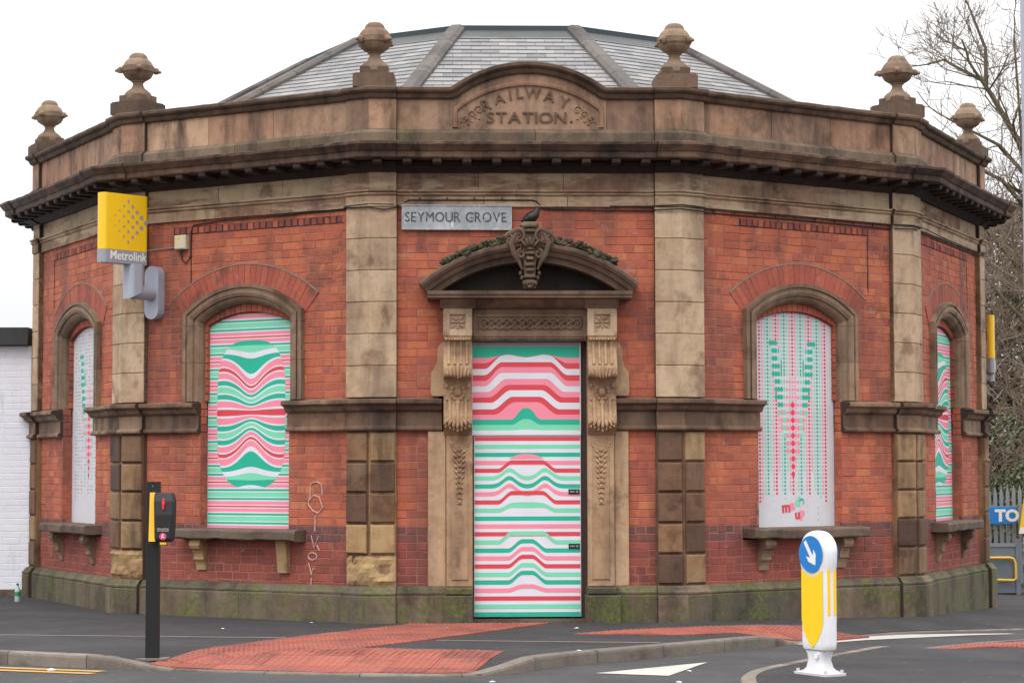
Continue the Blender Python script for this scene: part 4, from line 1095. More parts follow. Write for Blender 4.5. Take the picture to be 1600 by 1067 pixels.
# stone strips beside door
def dpart(name, m, x0, x1, off, z0, z1, ch=.008, par=None, back=.2):
    t = MB(); t.cbox(x0, x1, back, -off, z0, z1, ch); return t.build(name, m, par or building, F0 if par is None else None)
for x0, x1, xo0, xo1, sg in ((-.90, -.605, -1.105, -.903, -1), (.685, .985, .988, 1.15, 1)):
    oz = 2.06; dp = dpart('door_pilaster', ST_DOOR, x0, x1, .02, .33, 2.02)
    t = MB(); t.cbox(x0+.05, x1-.05, 0, -.034, .40, 1.95, .012); t.build('pilaster_panel', ST_DOOR, dp)
    dpart('door_jamb_stone', ST_DOOR, xo0, xo1, -.02, .33, 2.065)
    # pedestal blocks
    t = MB(); t.cbox(x0-.03, x1+(.06 if sg > 0 else .0), .2, -.125, -.5, .235, .012); t.cbox(x0-.015, x1+(.03 if sg > 0 else 0), .2, -.10, .237, .327, .02); t.build('pilaster_base', ST_PLI, building, F0)
    # ears
    ex0, ex1 = (x0-.175, x0-.02) if sg < 0 else (x1+.02, x1+.175)
    P_ = [(0, 2.46), (0, 3.06), (.06, 3.06), (.10, 2.98), (.10, 2.86), (.12, 2.80), (.17, 2.72), (.175, 2.5), (.16, 2.46)]
    pts = [((x0-.0-a) if sg < 0 else (x1+a), b) for a, b in P_]
    t = MB(); t.extr(pts, -.0, .2, None, lambda a, b, c: (a, c, b)); t.build('door_ear', ST_DOOR, building, F0)
    # garland under the console
    t = MB(); cx = (x0+x1)/2
    for q in range(9):
        a = pi*q/8; t.blob((cx+.09*cos(a), -.035, 1.93-.075*sin(a)), (.022, .016, .018), None, 6, 4)
    for q in range(11):
        zz = 1.84-q*.058; wq = .075*(1-q/14)
        for s2 in (-1, 1):
            t.blob((cx+s2*wq*.62, -.036, zz), (wq*.55, .02, .017), None, 7, 4, .1, s2*.55); t.blob((cx+s2*wq*.25, -.04, zz+.02), (.014, .016, .024), None, 6, 4, .1, -s2*.4)
        t.blob((cx, -.045, zz+.012), (.013, .02, .02), None, 6, 4)
    stuff(t.build('garland', ST_DOOR, dp, smooth=True))
    # console
    c0, c1 = (x0-.03, x1-.01) if sg < 0 else (x0+.0, x1+.02)
    prof = [(.15, 3.12), (.15, 2.02), (-.02, 2.02), (-.06, 2.06), (-.13, 2.10), (-.16, 2.16), (-.15, 2.23), (-.11, 2.30), (-.08, 2.40), (-.075, 2.52), (-.09, 2.62), (-.11, 2.655), (-.25, 2.665), (-.265, 2.69), (-.26, 2.76), (-.22, 2.84), (-.17, 2.92), (-.15, 3.0), (-.16, 3.06), (-.19, 3.09), (-.20, 3.12)]
    t = MB(); t.extr(prof, c0, c1, None, lambda a, b, c: (c, a, b)); cons = t.build('console', ST_DOOR, building, F0)
    t = MB(); cw = (c0+c1)/2; hw = (c1-c0)/2
    def follow(z):
        best = None
        pp = [p for p in prof[2:]]
        for (a, b), (c, d) in zip(pp, pp[1:]):
            if min(b, d)-1e-6 <= z <= max(b, d)+1e-6 and abs(d-b) > 1e-4:
                v = a+(c-a)*(z-b)/(d-b); best = v if best is None else min(best, v)
        return best if best is not None else -.1
    for dx in (-.10, -.035, .035, .10):
        t.tube([(cw+dx, follow(z)-.002, z) for z in [2.80+i*.03 for i in range(10)]], .02, 6)
    for dx in (-.09, .0, .09):
        t.tube([(cw+dx, follow(z)-.002, z) for z in [2.16+i*.03 for i in range(10)]], .022, 6)
    for q in range(9):
        dx = -hw+.03+q*(2*hw-.06)/8; t.blob((cw+dx, -.20, 3.085), (.017, .02, .016), None, 6, 4)
    for q in range(7):
        dx = -.12+q*.04; hz = .06*(1-abs(q-3)/3.6); t.blob((cw+dx, -.265, 2.70+hz*.5), (.018, .02, .03+hz), None, 6, 5, .08, (q-3)*-.12)
    for q in range(7):
        dx = -.13+q*.043; t.blob((cw+dx, -.16-.02*cos((q-3)*.5), 2.13+abs(q-3)*.012), (.022, .035, .045), None, 7, 5, .1, (q-3)*.2)
        t.blob((cw+dx, -.155, 2.07+abs(q-3)*.015), (.018, .03, .022), None, 6, 4, .1)
    for q in range(12):
        a = 2*pi*q/12; t.blob((cw+.07*cos(a), -.085, 2.50+.085*sin(a)+(.03 if 1 < q < 5 else 0)), (.02, .018, .024), None, 6, 4, .15, a)
    t.blob((cw, -.085, 2.5), (.04, .03, .05), None, 8, 5); t.blob((cw, -.09, 2.38), (.035, .022, .03), None, 8, 5, .1)
    for s2 in (-1, 1): t.blob((cw+s2*.12, -.09, 2.57), (.02, .015, .03)); t.blob((cw+s2*.12, -.085, 2.42), (.015, .012, .02))
    stuff(t.build('console_carving', ST_DOOR, cons, smooth=True))
    # rosette block
    t = MB(); b0, b1 = c0-.005, c1+.005; zb0, zb1 = 3.125, 3.43
    t.box(b0, b1, -.145, .15, zb0, zb1)
    for (a, b, c, d) in ((b0, b0+.075, zb0, zb1), (b1-.075, b1, zb0, zb1), (b0+.075, b1-.075, zb0, zb0+.07), (b0+.075, b1-.075, zb1-.065, zb1)): t.cbox(a, b, -.14, -.175, c, d, .003)
    rbk = t.build('rosette_block', ST_PIL, building, F0)
    t = MB(); rc = ((b0+b1)/2, (zb0+zb1)/2+.003)
    for q in range(8):
        a = q*pi/4; rr_ = .048 if q % 2 == 0 else .06
        t.blob((rc[0]+rr_*cos(a), -.15, rc[1]+rr_*sin(a)), (.034, .018, .013), None, 8, 4, 0, a)
    for q in range(4): a = q*pi/2+pi/4; t.blob((rc[0]+.075*cos(a), -.15, rc[1]+.075*sin(a)), (.012, .014, .012))
    t.blob((rc[0], -.155, rc[1]), (.018, .02, .018)); stuff(t.build('rosette', ST_PIL, rbk, smooth=True))
# lintel
t = MB(); t.box(-.61, .69, -.03, .2, 3.075, 3.45); t.cbox(-.60, .68, -.02, -.06, 3.12, 3.165, .006); t.cbox(-.60, .68, -.02, -.05, 3.375, 3.44, .006)
for a, b, c, d in ((-.60, -.56, 3.165, 3.375), (.64, .68, 3.165, 3.375), (-.56, .64, 3.35, 3.375), (-.56, .64, 3.165, 3.185)): t.box(a, b, -.045, 0, c, d)
lint = t.build('door_lintel', ST_SURR, building, F0)
t = MB()
for q in range(13):
    cx = -.48+q*.0875; t.tube([(cx+.045*cos(a*pi/8), -.045, 3.268+.055*sin(a*pi/8)) for a in range(17)], .009, 5)
    t.tube([(cx-.055, -.046, 3.22), (cx, -.048, 3.268), (cx+.055, -.046, 3.32)], .007, 5)
for q in range(46):
    x = -.585+q*.0275; t.blob((x, -.062, 3.105), (.016, .016, .012), None, 6, 4, 0, .7)
stuff(t.build('lintel_carving', ST_SURR, lint, smooth=True))
# pediment: cornice, tympanum, curved arch
t = MB()
t.extr([(.2, 3.44), (-.10, 3.44), (-.14, 3.46), (-.20, 3.50), (-.24, 3.53), (.2, 3.53)], -.96, 1.02, None, lambda a, b, c: (c, a, b))
for x0, x1 in ((-.97, -.57), (.65, 1.03)): t.extr([(.1, 3.43), (-.18, 3.432), (-.20, 3.46), (-.25, 3.50), (-.27, 3.529), (.1, 3.529)], x0, x1, None, lambda a, b, c: (c, a, b))
t.extr([(.2, 3.532), (-.30, 3.532), (-.34, 3.54), (-.34, 3.57), (-.355, 3.575), (-.36, 3.615), (.2, 3.63)], DC-1.14, DC+1.14, None, lambda a, b, c: (c, a, b))
pco = t.build('pediment_cornice', ST_DDK, building, F0)
hc, zs, ap = 1.14, 3.60, 4.02; rise = ap-zs; R = (hc*hc+rise*rise)/(2*rise); zc_ = ap-R; am = math.asin(hc/R)
t = MB(); planesweep(t, [(DC+a, b) for a, b in arc(0, zc_, R-.0, -am, am, 40)],
    [(-.075, -.1), (-.075, .18), (-.07, .22), (-.01, .24), (.0, .28), (.03, .30), (.05, .30), (.055, .33), (.09, .36), (.12, .365), (.135, .35), (.15, .2), (.15, -.1)])
parch = t.build('pediment_arch', ST_DDK, building, F0)
t = MB(); tym = [(DC-1.05, 3.61)]+[(DC+a, b-.02) for a, b in arc(0, zc_, R, -am*.93, am*.93, 24)]+[(DC+1.05, 3.61)]
t.extr(tym, .03, .2, None, lambda a, b, c: (a, c, b)); t.build('tympanum', ST_BLACK, building, F0)
# ends of the arch (small returns)
# cartouche
t = MB(); cx = DC+.0
t.extr([(cx-.11, 4.30), (cx+.11, 4.30), (cx+.13, 4.20), (cx+.10, 4.05), (cx+.07, 3.95), (cx+.055, 3.75), (cx-.055, 3.75), (cx-.07, 3.95), (cx-.10, 4.05), (cx-.13, 4.20)], -.36, .0, None, lambda a, b, c: (a, c, b))
kst = t.build('keystone', ST_CART, building, F0)
t = MB()
for s2 in (-1, 1):
    # big volutes
    for (ox, oz, r0, tw) in ((.13, 4.22, .075, 1), (.10, 4.02, .05, -1), (.22, 4.17, .05, 1)):
        pts = []
        for a in range(20):
            rr_ = r0*(1-a/24); an = a*.5*tw+pi/2; pts.append((cx+s2*(ox+rr_*cos(an)), -.385, oz+rr_*sin(an)))
        t.tube(pts, [.022*(1-a/30) for a in range(20)], 6)
    t.tube([(cx+s2*.15, -.38, 4.26), (cx+s2*.21, -.39, 4.15), (cx+s2*.175, -.39, 4.02), (cx+s2*.12, -.38, 3.93), (cx+s2*.085, -.36, 3.85)], [.02, .032, .03, .022, .014], 7)
    t.tube([(cx+s2*.06, -.37, 4.30), (cx+s2*.15, -.38, 4.29), (cx+s2*.24, -.36, 4.24), (cx+s2*.31, -.34, 4.17), (cx+s2*.40, -.33, 4.15)], [.02, .03, .032, .026, .012], 7)
    for q in range(5): t.blob((cx+s2*(.25+q*.045), -.34, 4.17-q*.013), (.036, .03, .018), None, 7, 4, .15, s2*(-.6+q*.3))
for q, (zz, wq) in enumerate(((4.33, .10), (4.28, .085), (4.08, .05), (4.03, .07), (3.97, .055), (3.90, .065), (3.84, .06), (3.77, .075), (3.71, .06), (3.66, .04))):
    t.blob((cx, -.37, zz), (wq, .045, .026), None, 9, 5, .08)
for q in range(5): t.blob((cx+(q-2)*.032, -.40, 4.14+.02*cos(q-2)), (.018, .025, .05), None, 6, 5, 0, -(q-2)*.35)
for q in range(5): t.blob((cx+(q-2)*.026, -.39, 3.70), (.016, .03, .04), None, 6, 5, .1, (q-2)*.3)
for q in range(26): t.blob((cx+random.uniform(-.13, .13), -.375, random.uniform(3.98, 4.30)), (.014, .02, .014), None, 5, 4, .2)
for s2 in (-1, 1):
    for q in range(4): t.blob((cx+s2*(.05+.018*q), -.34, 3.66+q*.05), (.02, .03, .026), None, 6, 4, .1)
stuff(t.build('cartouche_carving', ST_CART, kst, smooth=True))
t = MB(); t.box(cx-.10, cx+.10, -.38, .0, 4.345, 4.37); t.box(cx-.07, cx+.07, -.36, .0, 4.37, 4.385); t.build('keystone_cap', ST_FIN, kst)
t = MB()
for s2 in (-1, 1):
    for q in range(150):
        a = s2*random.uniform(.15, .52); rr_ = R+.15+random.uniform(-.02, .085)*(1-abs(a)*1.1); r_ = random.uniform(.018, .040)
        t.blob((DC+rr_*sin(a), -random.uniform(.20, .36), zc_+rr_*cos(a)), (r_*1.2, r_, r_*.7), None, 6, 4, .25, random.uniform(-1, 1))
stuff(t.build('carved_foliage', MOSSLEAF, parch))
# panel edge joints beside windows (thin dark joint, part of wall)
for k, s in ((-1, -.80), (1, 1.10), (2, 1.16), (-2, -1.16)):
    t = MB(); t.box(s-.007, s+.007, -WO-.004, -WO+.02, 3.75, 4.44); t.build('movement_joint', MORTAR_DK, walls[k])
# graffiti
t = MB(); gl = [[(1440, 152), (1412, 160), (1407, 215), (1398, 255), (1420, 285), (1445, 295), (1468, 270), (1450, 222), (1425, 215), (1400, 240)], [(1440, 152), (1460, 165), (1465, 212)], [(1432, 308), (1429, 380)], [(1412, 395), (1428, 455), (1446, 400)],
    [(1420+20*cos(a*.6), 492+17*sin(a*.6)) for a in range(12)], [(1403, 522), (1416, 578), (1420, 550), (1432, 548)], [(1415, 590), (1414, 620)], [(1416, 632), (1415, 645)], [(1440, 440), (1452, 465)]]
for pl in gl:
    pts = [(.959+((x/2.907)-485)*.0088, -WO-.006, 1.482-((700+y/2.907)-755)*.00725) for x, y in pl]
    pts = [tuple(c+random.uniform(-.002, .002) for c in p) for p in pts]; t.tube(pts, .007, 5)
t.build('chalk_graffiti', CHALK, walls[-1])

# ------------------------------------------------------------------ things on the walls
def on_face(name, k, s, off, z): o = empty(name); o.matrix_world = FM[k] @ Matrix.Translation((s, -off, z)); return o
# street name plate
sp = on_face('street_name_sign', 0, -.78, WO+.005, 4.477); sp.matrix_world = sp.matrix_world @ Matrix.Rotation(radians(.25), 4, 'Y')
tag(sp, 'flaking silver painted street name plate reading SEYMOUR GROVE above the door', 'sign')
t = MB(); t.cbox(-.622, .622, 0, -.035, -.142, .142, .008); t.build('plate', SILVER, sp)
t = MB(); 
for (a, b, c, d) in ((-.622, .622, .128, .142), (-.622, .622, -.142, -.128), (-.622, -.610, -.128, .128), (.610, .622, -.128, .128)): t.box(a, b, -.045, -.03, c, d)
t.build('plate_rim', SILVER, sp)
put_letters(sp, 'SEYMOUR GROVE', .158, -.585, .56, -.05, -.037, .004, .0, SLET)
# cables
def wallpath(pts): return [FM[k] @ Vector((s, -o, z)) for k, s, o, z in pts]
WP = WO+.015
cA = [(-1, -.94, WP+.02, 4.25), (-1, -.93, WP, 4.14), (-1, -.862, WP, 4.095), (-1, -.80, WP, 4.17), (-1, -.795, WP, 4.46), (-1, -.76, WP, 4.54), (-1, -.29, WP+.01, 4.575), (-1, .366, WP+.01, 4.578), (-1, 1.10, WP, 4.59), (-1, 1.44, WP+.0, 4.59), (-1, 1.47, .02, 4.60), (-1, 1.80, .025, 4.585), (0, -1.6, .025, 4.56), (0, -1.47, .02, 4.58), (0, -1.42, WP, 4.62), (0, -1.32, -.03, 4.672), (0, .07, -.03, 4.673), (0, .12, -.03, 4.66), (0, .20, WP+.005, 4.578), (0, .8, WP+.005, 4.562), (0, 1.43, WP, 4.558), (0, 1.47, .02, 4.558), (0, 1.76, .03, 4.57), (1, -1.5, .025, 4.56), (1, -1.45, WP, 4.56), (1, 0, WP, 4.565), (1, 1.45, WP, 4.55), (1, 1.50, .02, 4.55), (1, 1.79, .03, 4.56), (2, -1.5, WP+.02, 4.575), (2, 0, WP, 4.575), (2, 1.64, WP, 4.57), (2, 1.70, .02, 4.57), (2, 1.93, .03, 4.57)]
t = MB(); t.tube(wallpath(cA), .0085, 6)
for k, s0, s1, z, o in ((-1, -.6, 1.3, 4.58, WP), (0, .4, 1.3, 4.567, WP), (1, -1.3, 1.3, 4.565, WP), (2, -1.3, 1.4, 4.575, WP), (0, -1.2, 0, 4.673, -.03)):
    s = s0
    while s < s1: q = W(k, s, o+.004, z+.012); t.blob(q, (.009, .009, .022), None, 5, 4); s += .31
tag(t.build('cable', CABLE), 'black cable clipped along under the stone frieze and looping down to the cream box', 'cable')
cB = [(-1, -1.2, WP, 4.60), (-1, .2, WP, 4.605), (-1, 1.45, WP, 4.608), (-1, 1.48, .02, 4.615), (-1, 1.79, .02, 4.625), (0, -1.5, .02, 4.618), (0, -1.44, WP+.02, 4.612)]
cC = [(0, .95, -.035, 4.606), (0, 1.40, -.035, 4.606), (0, 1.48, .02, 4.606), (0, 1.76, .03, 4.618), (1, -1.5, .025, 4.608), (1, -1.43, -.035, 4.606), (1, 0, -.035, 4.607), (1, 1.42, -.035, 4.6), (1, 1.50, .02, 4.598), (1, 1.79, .03, 4.604), (2, -1.5, .02, 4.615), (2, 0, -.03, 4.615), (2, 1.64, -.03, 4.61), (2, 1.72, .03, 4.61), (2, 1.93, .04, 4.61)]
t = MB(); t.tube(wallpath(cB), .006, 6); tag(t.build('cable', CABLE), 'thin black cable over the left brick bay, ending beside the street name plate', 'cable')
t = MB(); t.tube(wallpath(cC), .0075, 6); tag(t.build('cable', CABLE), 'upper black cable running right from above the door round to the far right corner', 'cable')
t = MB(); t.tube([FM[-1] @ Vector(p) for p in ((-1.46, -WP-.03, 4.27), (-1.2, -WP, 4.285), (-1.01, -WP, 4.29))], .006, 6); tag(t.build('cable', GALV), 'short pale conduit running left from the cream box behind the yellow sign', 'cable')
jb = on_face('junction_box', -1, -.925, WO, 4.345); tag(jb, 'small cream plastic junction box on the brick wall right of the yellow sign', 'box')
t = MB(); t.cbox(-.085, .085, 0, -.07, -.085, .085, .012); t.build('case', BOXC, jb); t = MB(); t.box(-.05, .0, -.0715, -.069, .035, .052); t.build('marking', TUBEY, jb); t = MB(); t.tube([(.0, -.04, -.085), (.0, -.04, -.12)], .014, 8); t.build('gland', CABLE, jb)

# tram sign
def rrect(w_, h_, r, n=5):
    o = []
    for cx_, cy_, a0 in ((w_/2-r, h_/2-r, 0), (-w_/2+r, h_/2-r, pi/2), (-w_/2+r, -h_/2+r, pi), (w_/2-r, -h_/2+r, 3*pi/2)):
        for i in range(n+1): a = a0+pi/2*i/n; o.append((cx_+r*cos(a), cy_+r*sin(a)))
    return o
def tram_sign(name, org, ang, wd, th, z0, z1, zg, label, arm=None, flipface=False):
    "board stands out along local +x from org; broad faces are +-y"
    e = empty(name, org, ang); tag(e, label, 'sign', None)
    t = MB(); pl = rrect(wd, th, .05); t.extr([(a, b) for a, b in pl], zg, z1); t.build('yellow_panel', YELSIGN, e)
    t = MB(); t.extr([(a*1.004, b*1.01) for a, b in pl], z0, zg-.003); t.build('grey_panel', GREYSIGN, e)
    for sg in (1, -1):
        t = MB()
        # dot arrow: columns of dots growing towards the tip
        for i in range(9):
            for j in range(9):
                u, v = i-4, j-4
                # rotated lattice: a diamond whose dots grow to the right
                x = (i+j)*.5; yv = (i-j)*.5
                if i > 4 and j > 4 and False: continue
        cols_ = {0: 1, 1: 2, 2: 3, 3: 4, 4: 5, 5: 4, 6: 3, 7: 2, 8: 1}
        for c_ in range(9):
            n_ = {0: 1, 1: 2, 2: 3, 3: 4, 4: 5, 5: 4, 6: 3, 7: 2, 8: 1}[c_]
            for q in range(n_):
                zz = (q-(n_-1)/2)*2
                if c_ > 4 and False: continue
                rr_ = .006+.0030*c_
                x = (c_-3.6)*.060*wd/.62; z = (zg+z1)/2+.01+zz*.060*(z1-zg)/.665
                x = x*sg*1.0
                t.add([(x*(1)+rr_*cos(2*pi*p/10), 0, z+rr_*sin(2*pi*p/10)) for p in range(10)], [tuple(range(10)) if sg > 0 else tuple(range(9, -1, -1))])
        t.v = [(a, -sg*(th/2+.002), c) for a, b, c in t.v]
        stuff(t.build('dot_arrow', DOTSIGN, e))
        t = MB(); vs, fs = text_geo('Metrolink', (zg-z0)*.95, .0015, .0015, 'CENTER', 1.0)
        wtx = max(v[0] for v in vs)-min(v[0] for v in vs); sc_ = wd*.80/wtx
        t.add([(sg*(a*sc_+wd*.04), -sg*(th/2+.0025+c), z0+(zg-z0)*.27+b) for a, b, c in vs], fs); t.build('lettering', LETW, e)
    return e
pA = FM[-1] @ Vector((-1.31, .0, 0)); nA = (FM[-1].to_3x3() @ Vector((0, -1, 0)))
postA = pA+nA*.38; ang = radians(46)
dv = Vector((cos(ang), sin(ang), 0))
cen = postA-dv*.16
ts = tram_sign('tram_sign', (cen.x, cen.y, 0), ang, .66, .15, 4.06, 4.88, 4.215, 'yellow and grey tram stop sign with dotted arrow on a pale wall bracket')
inv = ts.matrix_basis.inverted() if False else (Matrix.Translation((cen.x, cen.y, 0)) @ Matrix.Rotation(ang, 4, 'Z')).inverted()
def inE(k_pts): return [inv @ p for p in k_pts]
t = MB(); stad = []
for i in range(9): a = pi*i/8; stad.append((.105*cos(a), .215+.105*sin(a)))
for i in range(9): a = pi+pi*i/8; stad.append((.105*cos(a), -.215+.105*sin(a)))
Mx = inv @ FM[-1] @ Matrix.Translation((-1.31, 0, 3.755))
t.extr(stad, -WO-.0, -WO-.12, None, lambda a, b, c: tuple(Mx @ Vector((a, c, b)))); t.build('wall_bracket', PALEGREY, ts)
t = MB(); t.tube(inE([FM[-1] @ Vector((-1.31, .0, 3.745)), FM[-1] @ Vector((-1.31, -.40, 3.745))]), .09, 18); t.build('bracket_arm', PALEGREY, ts, smooth=True)
t = MB(); pc = inv @ Vector((postA.x, postA.y, 0)); pl = rrect(.21, .19, .06)
t.add([(pc.x+a, pc.y+b, 3.655+(.10*(a+.105)/.21)) for a, b in pl]+[(pc.x+a, pc.y+b, 4.06) for a, b in pl], [tuple(range(len(pl)-1, -1, -1)), tuple(range(len(pl), 2*len(pl)))]+[(i, (i+1) % len(pl), len(pl)+(i+1) % len(pl), len(pl)+i) for i in range(len(pl))])
t.build('bracket_post', PALEGREY, ts)
t2 = tram_sign('tram_sign', (7.05, 6.95, 0), radians(74), .5, .10, 3.02, 3.86, 3.23, 'yellow and grey tram stop sign seen edge on beyond the right end of the building')
t = MB(); t.tube([(-.1, .0, 2.9), (-.1, 0, 3.03)], .05, 10); t.tube([(-.1, .0, 2.95), (-.1, .42, 2.95)], .05, 10); t.build('bracket_arm', PALEGREY, t2)
# bird
bd = empty('perched_bird', (DC+.03, -.30, 4.372)); tag(bd, 'small black bird perched on top of the carved keystone over the door', 'bird')
t = MB(); vs = []
sk = [((-.125, 0, .022), .010), ((-.085, 0, .04), .032), ((-.04, 0, .058), .056), ((.0, 0, .072), .066), ((.032, 0, .10), .054), ((.048, 0, .13), .038), ((.052, 0, .152), .036), ((.052, 0, .175), .026), ((.052, 0, .186), .006)]
t.tube([p for p, r in sk], [r for p, r in sk], 10); t.build('body', BIRDM, bd, smooth=True)
t = MB(); t.tube([(.085, 0, .152), (.105, -.01, .145)], [.009, .002], 6); t.build('beak', CABLE, bd)
t = MB()
for sg in (-1, 1): t.tube([(.01+.0, sg*.015, .03), (.012, sg*.017, 0)], .004, 5)
t.build('legs', CABLE, bd)
t = MB(); t.blob((-.02, -.042, .058), (.055, .012, .024), None, 8, 5, 0, .35); t.build('wing', BIRDM, bd, smooth=True)

# ------------------------------------------------------------------ street furniture
# push button post
px_, py_ = -3.63, -3.86
pe = empty('crossing_button_post', (px_, py_, pz(px_, py_)), radians(-3)); tag(pe, 'black square pedestrian crossing post with push button box and red standing figure lit', 'crossing post')
t = MB(); t.extr(rrect(.122, .10, .012, 3), 0, 1.64); t.build('post', BLACKM, pe)
t = MB(); t.extr(rrect(.30, .26, .05, 3), -.01, .006); t.build('base_patch', KERB, pe)
t = MB(); t.tube([(0.0, -.051, 1.60), (0, -.054, 1.60)], .006, 8); t.build('bolt', GALV, pe)
ub = len(bpy.data.objects); before = set(bpy.data.objects)
t = MB(); ZU0, ZU1 = 1.035, 1.49
t.add([(-.008, -.055, ZU0), (-.008, -.19, ZU0+.005), (.055, -.19, ZU0+.005), (.055, -.055, ZU0), (-.018, -.055, ZU1), (-.018, -.09, ZU1), (.03, -.09, ZU1), (.03, -.055, ZU1)],
      [(0, 3, 2, 1), (4, 5, 6, 7), (0, 1, 5, 4), (1, 2, 6, 5), (2, 3, 7, 6), (3, 0, 4, 7)])
t.build('yellow_side', YELO, pe)
t = MB(); bx = []
for (x0, x1, y0, z) in ((.055, .195, -.205, ZU0), (.048, .212, -.215, ZU0+.03), (.04, .222, -.20, ZU0+.25), (.032, .222, -.17, ZU1-.08), (.030, .205, -.13, ZU1-.01), (.04, .19, -.11, ZU1)):
    ring_ = [(x0, -.05, z), (x0, y0+.02, z), (x0+.02, y0, z), (x1-.02, y0, z), (x1, y0+.02, z), (x1, -.05, z)]; bx.append(ring_)
vs = [v for r_ in bx for v in r_]; t.add(vs, [(j*6+i, j*6+(i+1) % 6, (j+1)*6+(i+1) % 6, (j+1)*6+i) for j in range(5) for i in range(6)]+[(5, 4, 3, 2, 1, 0), tuple(30+i for i in range(6))])
bxo = t.build('button_box', BLACKP, pe)
t = MB(); yf = -.192
t.blob((.128, yf, 1.432), (.010, .004, .010), None, 8, 4); t.tube([(.128, yf, 1.42), (.128, yf-.002, 1.385), (.128, yf-.006, 1.375)], [.010, .016, .013], 8); t.tube([(.128, yf-.006, 1.378), (.128, yf-.012, 1.335)], [.012, .008], 8)
t.build('red_standing_figure', REDLIT, bxo)
t = MB(); put_text(t, 'PUSH BUTTON', .016, .130, 1.150, -.2165, .0004, 0); put_text(t, 'WAIT FOR SIGNAL', .013, .130, 1.134, -.2165, .0004, 0); t.build('small_print', LETW, bxo)
t = MB(); t.tube([(.13, -.212, 1.087), (.13, -.222, 1.087)], .033, 16, PINKLIT)
t.tube([(.12, -.2235, 1.07), (.125, -.2235, 1.09), (.135, -.2235, 1.11)], .004, 5, LETW); t.tube([(.128, -.2235, 1.085), (.145, -.2235, 1.075)], .004, 5, LETW); t.tube([(.12, -.2235, 1.098), (.14, -.2235, 1.1)], .003, 5, LETW)
t.build('push_button', None, bxo)
t = MB(); t.box(.10, .155, -.20, -.15, ZU0-.022, ZU0); t.build('tactile_cone', YELP, bxo)
for o in set(bpy.data.objects)-before:
    if o.parent == pe: o.location.z += .05
# bollard
bx_, by_ = 2.22, -6.12
be = empty('keep_left_bollard', (bx_, by_, iz(bx_, by_)), radians(-58)); tag(be, 'white and yellow traffic bollard with a blue arrow disc standing on the island', 'bollard')
Hb = 1.195
def ring_at(z, wx, wy, r): return [(a, b, z) for a, b in rrect(wx, wy, r, 5)]
def loft(mb, rings, m=None):
    n_ = len(rings[0]); vs = [v for r_ in rings for v in r_]
    mb.add(vs, [(j*n_+i, j*n_+(i+1) % n_, (j+1)*n_+(i+1) % n_, (j+1)*n_+i) for j in range(len(rings)-1) for i in range(n_)]+[tuple(range(n_-1, -1, -1)), tuple((len(rings)-1)*n_+i for i in range(n_))], m)
t = MB(); rings = [ring_at(.205, .29, .135, .05), ring_at(.225, .315, .145, .05)]
for i in range(6): rings.append(ring_at(.26+i*.115, .32, .150, .05))
rings.append(ring_at(.865, .325, .155, .06)); rings.append(ring_at(.90, .345, .17, .07))
zcap, Rc = 1.015, .178
for i in range(0, 11):
    a = i/10*pi/2*.97; rings.append(ring_at(zcap+Rc*sin(a), max(.03, 2*Rc*cos(a)), max(.02, .175*(cos(a)**.55)), max(.009, min(.07, .07*cos(a)))))
loft(t, rings); body = t.build('body', WHITEP, be, smooth=True)
t = MB(); loft(t, [ring_at(.03, .26, .22, .06), ring_at(.06, .22, .17, .06), ring_at(.12, .20, .13, .05), ring_at(.17, .23, .125, .05), ring_at(.203, .285, .13, .05)]); t.build('neck', WHITEP, be, smooth=True)
t = MB(); t.extr(rrect(.42, .26, .05), -.005, .018); loft(t, [ring_at(.018, .36, .24, .05), ring_at(.034, .27, .22, .06)])
t.build('base_flange', WHITEP, be, smooth=False)
for sg in (-1, 1):
    for s2 in (-1, 1): t = MB(); t.tube([(sg*.17, s2*.09, .015), (sg*.17, s2*.09, .045)], .014, 8); t.build('bolt', WHITEP, be)
t = MB(); t.tube([(.05, -.083, .14), (.05, -.075, .175)], .016, 8); t.build('bolt', WHITEP, be)
for sg in (-1, 1):
    yy = -sg*.0885
    t = MB(); t.add([(.146*cos(2*pi*i/40), yy, 1.0+.152*sin(2*pi*i/40)) for i in range(40)], [tuple(range(40)) if sg > 0 else tuple(range(39, -1, -1))]); d = t.build('blue_disc', BLUE, be)
    t = MB(); ar = [(-.018, .13), (.018, .13), (.018, -.02), (.055, .018), (.055, -.035), (0, -.105), (-.055, -.035), (-.055, .018), (-.018, -.02)]
    a = radians(33)*1; q = [(sg*(x*cos(a)-z*sin(a)), x*sin(a)+z*cos(a)) for x, z in ar]
    ctr_ = (0.0, -.005)
    idx = list(range(9))
    t.add([(x, yy-sg*.0012, 1.0+z-.005) for x, z in q], [(0, 1, 2, 8), (2, 3, 4, 5), (5, 6, 7, 8), (2, 5, 8)]); t.build('arrow', LETW, d)
    yb = -sg*.0775; pts = [(-.132, .87)]+[(-.125+.25*i/16, .87-.055*sin(pi*i/16)) for i in range(1, 16)]+[(.132, .87), (.132, .45), (.11, .36), (.06, .28), (0, .225), (-.06, .28), (-.11, .36), (-.132, .45)]
    t = MB(); t.add([(x, yb, z) for x, z in pts]+[(0, yb, .6)], [(i, (i+1) % len(pts), len(pts)) for i in range(len(pts))]); t.build('yellow_panel', YELP, be)
    for yo in (-.033, .028):
        t = MB(); x = sg*.1632; t.box(min(x, x-sg*.01), max(x, x-sg*.01), yo-.013, yo+.013, .50, .895); t.build('yellow_stripe', YELP, be)
t = MB(); loft(t, [ring_at(.2045, .318, .147, .05), ring_at(.2095, .318, .147, .05)]); t.build('joint_line', KERB, be)
